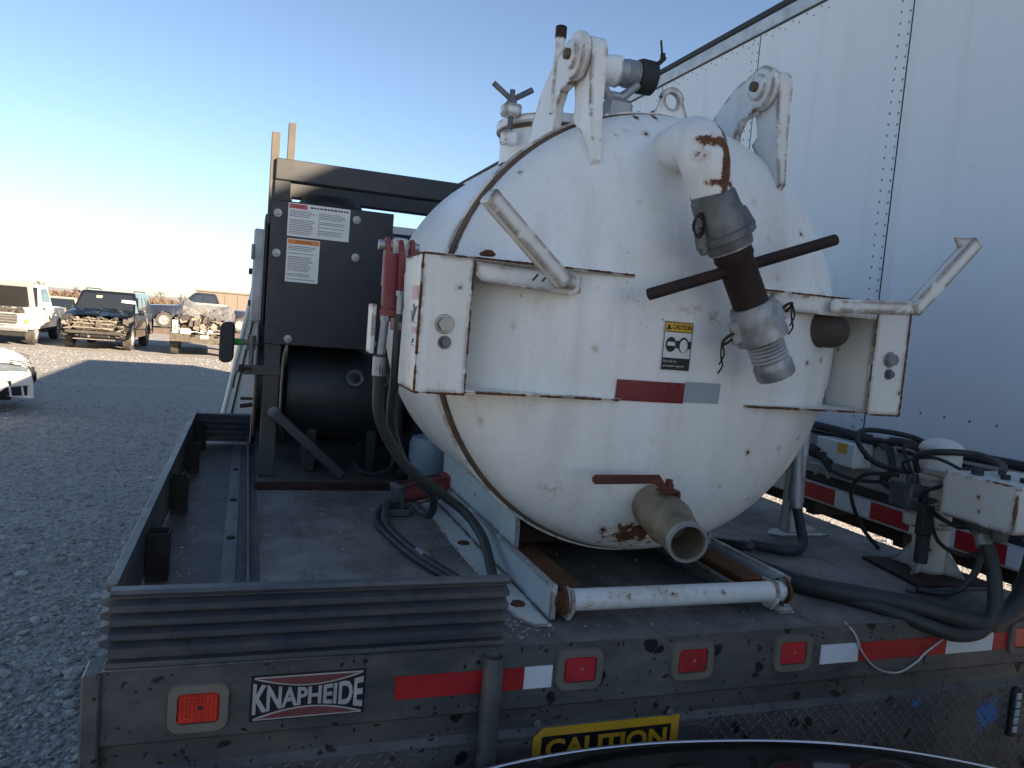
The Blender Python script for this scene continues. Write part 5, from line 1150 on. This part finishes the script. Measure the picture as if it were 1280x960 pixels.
def mirrors(parent, x, y, z, mat):
    for s in (-1, 1):
        q = MB(); q.box((s * (x + .14) - .10, y - .05, z - .08), (s * (x + .14) + .10, y + .05, z + .09), .025, seg=2); q.bar((s * x * .96, y + .02, z - .06), (s * (x + .08), y, z - .03), .05, .05); q.obj('door_mirror', mat, parent, 40, local=True)

def pickup(name, label, mat, loc, rz=0, open_hood=False, group=None):
    t = thing(name, label, 'pickup truck', loc, rz, group); W = .98
    half = lambda y, z: (W - max(0, .7 - y) ** 2 * .22 - (.06 if z > 1.0 else 0) - max(0, .55 - z) * .12)
    top = [(5.75, .62), (5.78, 1.06), (5.72, 1.12), (3.55, 1.12), (3.50, 1.16), (1.55, 1.16), (1.45, 1.15), (.25, 1.08), (.08, 1.0), (.05, .55)]
    if open_hood: top = [(5.75, .62), (5.78, 1.06), (5.72, 1.12), (3.55, 1.12), (3.50, 1.16), (1.55, 1.16), (1.45, 1.14), (1.40, .98), (.22, .96), (.08, .94), (.05, .55)]
    body_shell('body', mat, t, 5.8, .50, top, [(1.0, .47), (4.55, .47)], half)
    cabin(t, mat, 1.62, 2.30, 3.35, 3.62, 1.13, 1.88, W - .06, W - .22, [.16, .50, .93])
    q = MB(); q.box((-.72, .3, .45), (.72, 5.6, .75)); q.box((-.96, 1.55, .40), (.96, 4.0, .52)); q.obj('underbody', 'under', t, local=True)
    q = MB(); q.box((-.82, 3.72, .9), (.82, 5.66, 1.126)); q.obj('load_bed', 'under', t, local=True)
    gr = box_part('grille', (-.60, .015, .66), (.60, .09, .96), 'debris_dark', t)
    for z in (.72, .80, .88): box_part('grille_bar', (-.60, -.005, z), (.60, .0145, z + .028), 'chrome_dull', gr, .004)
    for s in (-1, 1):
        a, b = sorted((s * .61, s * .90)); h = box_part('headlight', (a, .01, .68), (b, .16, .95), 'glass_lamp', t, .02)
        a, b = sorted((s * .80, s * .905)); box_part('indicator', (a, .0, .70), (b, .155, .80), 'amber_lamp', h, .01)
    q = MB(); q.box((-.95, -.12, .44), (.95, .07, .64), .05, seg=2); q.obj('front_bumper', 'chrome_dull', t, 40, local=True)
    box_part('air_dam', (-.85, -.04, .30), (.85, .05, .435), 'under', t)
    four_wheels(t, 1.0, 4.55, .83, .40); mirrors(t, W - .08, 1.98, 1.24, mat)
    for s in (-1, 1):
        for y in (2.55, 3.35): 
            q = MB(); q.box((s * (W + .002) - .012, y, .98), (s * (W + .002) + .012, y + .16, 1.015), .006); q.obj('door_handle', mat, t, local=True)
    if open_hood:
        q = MB(); q.grid(lambda u, v: Vector(((u - .5) * 1.62, 1.50 - 1.12 * v * cos(R(58)) , 1.17 + 1.12 * v * sin(R(58)) * .82 + .03 * (1 - (2 * u - 1) ** 2))), 8, 6)
        bmesh.ops.solidify(q.bm, geom=q.bm.faces[:], thickness=.035); hd = q.obj('open_bonnet', mat, t, 30, local=True, fix=True)
        q = MB(); q.grid(lambda u, v: Vector(((u - .5) * 1.36, 1.38 - 1.0 * (.06 + .84 * v) * cos(R(58)), 1.11 + 1.08 * (.06 + .84 * v) * sin(R(58)) * .82)), 6, 4); q.obj('bonnet_liner', 'under', hd, local=True)
        mess('engine_bay', 'debris_dark', t, (-.7, .2, .85), (.7, 1.35, 1.08), 40, 5, .08, .3, .5)
    return t
pickup('white_pickup', 'white pickup truck with its bonnet raised beside the crashed black SUV', 'car_white', (-7.12, 26.6, 0), R(2), True)

def suv(loc):
    t = thing('crashed_suv', 'black SUV with torn off front bumper and buckled bonnet', 'SUV', loc, R(-2)); W = .99
    half = lambda y, z: (W - max(0, .7 - y) ** 2 * .22 - (.05 if z > 1.0 else 0) - max(0, .5 - z) * .15)
    top = [(5.05, .55), (5.10, .9), (5.06, 1.12), (1.55, 1.14), (1.40, 1.10), (1.25, .80), (.62, .72), (.60, .55)]
    body_shell('body', 'car_black', t, 5.1, .40, top, [(.95, .46), (3.95, .45)], half)
    cabin(t, 'car_black', 1.45, 2.15, 4.75, 5.02, 1.12, 1.86, W - .06, W - .20, [.15, .42, .66, .95])
    q = MB(); q.box((-.75, .5, .36), (.75, 4.9, .7)); q.obj('underbody', 'under', t, local=True)
    crumple('buckled_bonnet', 'car_black', t, lambda u, v: ((u - .5) * 1.82, .18 + 1.28 * v, 1.10 + .12 * v + .06 * sin(pi * u) - .10 * (1 - v) ** 3 + .06 * abs(u - .45)), 16, 12, .055, 4)
    for s in (-1, 1):
        crumple('front_wing', 'car_black' if s < 0 else 'car_silver', t, lambda u, v, s=s: (s * (.90 + .04 * sin(3 * u)), .42 + .95 * u, .90 + .16 * v + .08 * u), 8, 4, .03, 9 + s)
    mess('torn_front', 'debris', t, (-.86, .06, .40), (.86, .55, 1.0), 90, 11, .04, .16, .7)
    mess('torn_front', 'debris_dark', t, (-.90, .12, .36), (.90, .70, 1.02), 110, 12, .05, .2, .6)
    rs = box_part('radiator', (-.52, .16, .62), (.50, .26, .93), 'debris_dark', t); 
    for z in (.67, .80, .90): box_part('cross_bar', (-.58, .10, z), (.56, .155, z + .045), 'debris', rs, .01)
    box_part('bumper_beam', (-.80, .02, .50), (.82, .12, .60), 'debris_dark', t, .02); box_part('splash_shield', (-.55, -.05, .33), (.62, .12, .36), 'debris', t)
    box_part('lower_opening', (-.38, .09, .40), (.42, .13, .49), 'under', t)
    four_wheels(t, .95, 3.95, .84, .40); mirrors(t, W - .06, 1.75, 1.22, 'car_black')
    q = MB(); q.poly([(-.34, 1.86, 1.62), (-.16, 1.86, 1.62), (-.16, 1.90, 1.70), (-.34, 1.90, 1.70)])
    for v in q.bm.verts: v.co.y = 1.45 + .70 * (v.co.z - 1.12) / .69 - .02
    q.obj('auction_sticker', 'sticker', t, local=True)
    q = MB(); q.poly([(.44, 1, 1.52), (.86, 1, 1.50), (.84, 1, 1.60), (.44, 1, 1.61)])
    for v in q.bm.verts: v.co.y = 1.45 + .70 * (v.co.z - 1.12) / .69 - .02
    q.obj('paper_notice', 'paper', t, local=True)
    for s in (-1, 1):
        q = MB(); q.tube([(s * .72, 2.4, 1.885), (s * .72, 2.5, 1.915), (s * .72, 4.4, 1.915), (s * .72, 4.5, 1.885)], .016, 8, True, 3); q.obj('roof_rail', 'under', t, local=True)
suv((-4.47, 26.7, 0))

def wreck(loc):
    t = thing('wrecked_pickup', 'silver pickup with bonnet folded into a tent and crushed bare front end', 'pickup truck', loc, R(3)); W = .98
    half = lambda y, z: (W - max(0, .6 - y) ** 2 * .2 - (.05 if z > 1.0 else 0))
    top = [(5.6, .6), (5.64, 1.05), (3.6, 1.12), (1.85, 1.14), (1.6, 1.05), (1.5, .80), (.72, .74), (.70, .5)]
    body_shell('body', 'car_silver', t, 5.7, .48, top, [(1.0, .46), (4.4, .46)], half)
    cabin(t, 'car_silver', 1.85, 2.5, 3.6, 3.85, 1.12, 1.72, W - .06, W - .24, [.15, .55, .94])
    q = MB(); q.box((-.75, .5, .42), (.75, 5.5, .75)); q.obj('underbody', 'under', t, local=True)
    def tent(u, v):
        x = (u - .46) * 1.80; ridge = max(0, 1 - abs(u - .16) / .30) * .30 + max(0, 1 - abs(u - .72) / .4) * .10
        return (x, .55 + 1.30 * v, 1.14 + .44 * v + ridge * (.5 + .5 * v) - .22 * max(0, .10 - u) * 8)
    crumple('folded_bonnet', 'car_silver', t, tent, 18, 12, .09, 2)
    for s in (-1, 1): crumple('front_wing', 'car_silver', t, lambda u, v, s=s: (s * (.93 + .03 * sin(4 * u)), .35 + 1.25 * u, .82 + .40 * v), 8, 5, .05, 20 + s)
    mess('crushed_front', 'debris', t, (-.84, .15, .74), (.84, .95, 1.24), 120, 31, .05, .2, .6)
    mess('crushed_front', 'debris_dark', t, (-.86, .25, .70), (.86, 1.3, 1.30), 80, 32, .08, .28, .5)
    box_part('corner_panel', (-.90, .08, .74), (-.74, .16, 1.14), 'car_white', t); box_part('corner_panel', (-.66, .10, .72), (-.36, .18, .88), 'car_white', t)
    q = MB(); q.grid(lambda u, v: Vector(((u - .5) * 1.94, -.04 + .10 * (2 * u - 1) ** 2 + .02 * sin(9 * u), .50 + .26 * v - .05 * sin(pi * u))), 14, 3); bmesh.ops.solidify(q.bm, geom=q.bm.faces[:], thickness=.05); fb = q.obj('front_bumper', 'debris', t, 30, local=True, fix=True)
    box_part('plate_recess', (-.08, -.075, .60), (.18, -.045, .72), 'trailer_grey', fb); 
    for x in (-.34, .36): box_part('hook_hole', (x, -.085, .66), (x + .12, -.03, .72), 'under', fb)
    mess('crushed_front', 'car_silver', t, (-.8, .05, .74), (.8, .35, .92), 34, 33, .03, .14, .75)
    four_wheels(t, 1.0, 4.4, .84, .40)
wreck((-1.30, 26.3, 0))

def sedan(name, label, mat, loc, rz, group=None):
    t = thing(name, label, 'car', loc, rz, group); W = .90
    half = lambda y, z: (W - max(0, .85 - y) ** 2 * .42 - max(0, y - 4.1) ** 2 * .3 - max(0, z - .7) * .16 - max(0, .4 - z) * .2)
    top = [(4.62, .34), (4.68, .60), (4.62, .92), (4.30, 1.0), (3.95, 1.01), (1.45, .98), (.95, .93), (.45, .84), (.18, .74), (.08, .64), (.03, .45)]
    body_shell('body', mat, t, 4.7, .22, top, [(.95, .37), (3.65, .37)], half, 40)
    cabin(t, mat, 1.25, 2.0, 3.35, 4.05, .985, 1.45, W - .10, W - .27, [.20, .50, .84])
    q = MB(); q.box((-.68, .3, .2), (.68, 4.4, .5)); q.obj('underbody', 'under', t, local=True)
    for s in (-1, 1):
        q = MB(); pts = []
        for u, v in ((0, 0), (1, 0), (1.05, .55), (.95, .9), (.35, 1), (0, .55)):
            y = .10 + .60 * u; z = .615 + .115 * v + .05 * u; pts.append(Vector((s * (half(y, z) + .006), y, z)))
        q.poly(pts); q.poly([Vector((s * .40, .052, .61)), Vector((s * (half(.10, .62) - .0), .075, .62)), Vector((s * (half(.12, .70)), .10, .70)), Vector((s * .42, .075, .68))]); h = q.obj('headlight', 'lamp_dark', t, local=True)
        q = MB(); 
        for k in range(3): q.bar((s * (half(.12, .72) - .02), .09, .70 + .028 * k), (s * (half(.32, .75) + .004), .32, .735 + .026 * k), .012, .010)
        q.obj('headlight_trim', 'under', h, local=True)
        q = MB(); q.poly([Vector((s * (half(y, z) + .007), y, z)) for y, z in ((.10, .27), (.50, .27), (.36, .40), (.10, .42))]); fo = q.obj('fog_recess', 'under', t, local=True)
        for y in (.15, .30): 
            q = MB(); q.bar((s * (half(y, .28) + .012), y, .275), (s * (half(y, .4) + .012), y + .02, .405), .02, .02); q.obj('fog_bar', mat, fo, local=True)
    box_part('grille', (-.38, .012, .42), (.38, .06, .60), 'under', t, .004); box_part('plate_bracket', (-.20, -.012, .43), (.20, .011, .54), 'under', t, .003)
    four_wheels(t, .95, 3.65, .76, .32, .2); mirrors(t, W - .06, 1.5, 1.02, mat)
    return t
sedan('white_sedan', 'white sedan nose with swept headlight standing alone in the shade of the trailer', 'car_white', (-3.02, 13.5, 0), R(103))
sedan('tan_sedan', 'tan car behind the gap between the white pickup and the black SUV', 'car_tan', (-7.3, 35.2, 0), R(8))
def far_pickup(loc):
    t = pickup('dark_pickup', 'dark blue pickup standing side on behind the silver wreck', 'car_dark', loc, R(-88)); return t
far_pickup((-4.9, 42.5, .26))
rp = MB(); rp.box((-6, 41.2, 0), (1.8, 43.9, .259), .02); tag(rp.obj('timber_pad', 'bark'), 'low timber pad carrying the dark blue pickup', 'pad')

# black car in front of the camera: long bonnet with a bright lip
def black_car():
    t = thing('black_car', 'glossy black car whose bonnet with bright front lip faces the yellow caution plate', 'car', (1.045, 1.36, .030), R(180 - 9.5))
    half = lambda y, z: (.93 - max(0, .6 - y) ** 2 * .30 - max(0, z - .8) * .12 - max(0, .4 - z) * .2)
    lip = lambda x: .0 + .19 * (abs(x) / .93) ** 2.2
    def hood(u, v):
        x = (u * 2 - 1) * .86; y = lip(x) + v * 1.18
        z = 1.012 - .065 * (abs(x) / .86) ** 2.4 + .085 * v - .018 * (1 - v) ** 6 + .010 * math.exp(-((abs(x) - .42) / .05) ** 2) * min(1, v * 3)
        return Vector((x, y, z))
    q = MB(); q.grid(hood, 48, 24); q.obj('bonnet', 'hood_black', t, 180, local=True)
    q = MB(); q.tube([hood(i / 40, 0) + Vector((0, -.006, -.004)) for i in range(41)], .006, 10, True); q.obj('bonnet_lip', 'chrome', t, 180, local=True)
    q = MB(); q.grid(lambda u, v: hood(u, 0) + Vector((0, -.03 * sin(pi * v) + .004, -.012 - .30 * v)), 40, 8); q.obj('nose', 'hood_black', t, 60, local=True)
    q = MB(); q.grid(lambda u, v: hood(.25 + .5 * u, 0) + Vector((0, -.035, -.06 - .2 * v)), 20, 3); q.obj('grille', 'under', t, local=True)
    top = [(4.7, .5), (4.75, .9), (4.6, 1.0), (1.22, .97), (1.1, .93), (.5, .86), (.26, .80), (.24, .5)]
    body_shell('body', 'hood_black', t, 4.75, .25, top, [(1.0, .40), (3.75, .40)], half, 40)
    four_wheels(t, 1.0, 3.75, .80, .35, .22); mirrors(t, .88, 1.75, 1.08, 'hood_black')
    c = cabin(t, 'hood_black', 1.20, 2.05, 3.9, 4.5, 1.0, 1.52, .84, .66, [.2, .52, .86])
black_car()

# ------------------------------------------------------------------ background: building, bare trees, brush
bd = thing('tan_building', 'low tan metal building behind the silver wreck', 'building', (2.5, 62, 0))
q = MB(); q.box((-3.5, 60, 0), (14, 70, 2.35)); wl = q.obj('wall', 'wallb', bd)
for i in range(20):
    x = -3.3 + i * .86; q = MB(); q.box((x, 59.96, .05), (x + .06, 59.999, 2.28)); q.obj('wall_rib', 'wallb', wl)
q = MB(); q.box((-3.62, 59.9, 2.35), (14.1, 70.1, 2.47), .02); q.obj('roof', 'wallb', bd)
def bare_tree(loc, h, seed, label):
    rnd = random.Random(seed); t = thing('bare_tree', label, 'tree', loc, 0, 'bare trees beyond the lot'); T = MB(); C_ = MB()
    def grow(mbb, p, d, L, r, lev):
        e = p + d * L; mbb.tube([p, p + d * L * .5 + Vector((rnd.gauss(0, .03), rnd.gauss(0, .03), 0)) * L, e], [r, r * .85, r * .65], 5 if lev < 2 else 3, False)
        if lev >= 5: return
        for k in range(3 if lev < 4 else 4):
            a = rnd.uniform(0, 2 * pi); nd = (d + Vector((cos(a), sin(a), rnd.uniform(-.1, .6))) * rnd.uniform(.45, .8)).normalized()
            grow(C_, p + d * L * rnd.uniform(.6, 1), nd, L * rnd.uniform(.55, .78), r * .6, lev + 1)
    grow(T, Vector((0, 0, 0)), Vector((rnd.gauss(0, .05), rnd.gauss(0, .05), 1)).normalized(), h * .33, h * .022, 0)
    T.obj('trunk', 'bark', t, 60, local=True); C_.obj('crown', 'bark', t, 60, local=True)
lab = 'bare leafless tree standing beyond the parked vehicles'
for i, (px, py, h) in enumerate(((-20.5, 92, 3.2), (-17.6, 96, 2.6), (-9.0, 92, 2.9), (-7.2, 96, 3.1), (-26, 95, 3.6), (-31, 94, 3.4))):
    bare_tree((px, py, 0), h, 40 + i, lab)
def brush():
    rnd = random.Random(8); V = []; F = []
    for i in range(16000):
        x = rnd.uniform(-75, 60); y = rnd.uniform(98, 122); z = rnd.random() ** .7 * (1.15 + .7 * noise.noise(Vector((x * .09, y * .05, 0))) + .5 * noise.noise(Vector((x * .5, 0, 3))))
        s = rnd.uniform(.12, .38); a = rnd.uniform(0, pi); d = Vector((cos(a), sin(a), rnd.uniform(-.5, .5))) * s; e = Vector((rnd.gauss(0, .4), rnd.gauss(0, .4), 1)) * s
        o = len(V); c = Vector((x, y, max(.05, z))); V += [c - d, c + e * .6, c + d, c - e * .6]; F.append((o, o + 1, o + 2, o + 3))
    me = bpy.data.meshes.new('far_brush'); me.from_pydata([tuple(v) for v in V], [], F); me.materials.append(MT['brush'])
    o = bpy.data.objects.new('far_brush', me); COL.objects.link(o); o['kind'] = 'stuff'; o['label'] = 'distant line of dry brush at the far side of the lot'
brush()
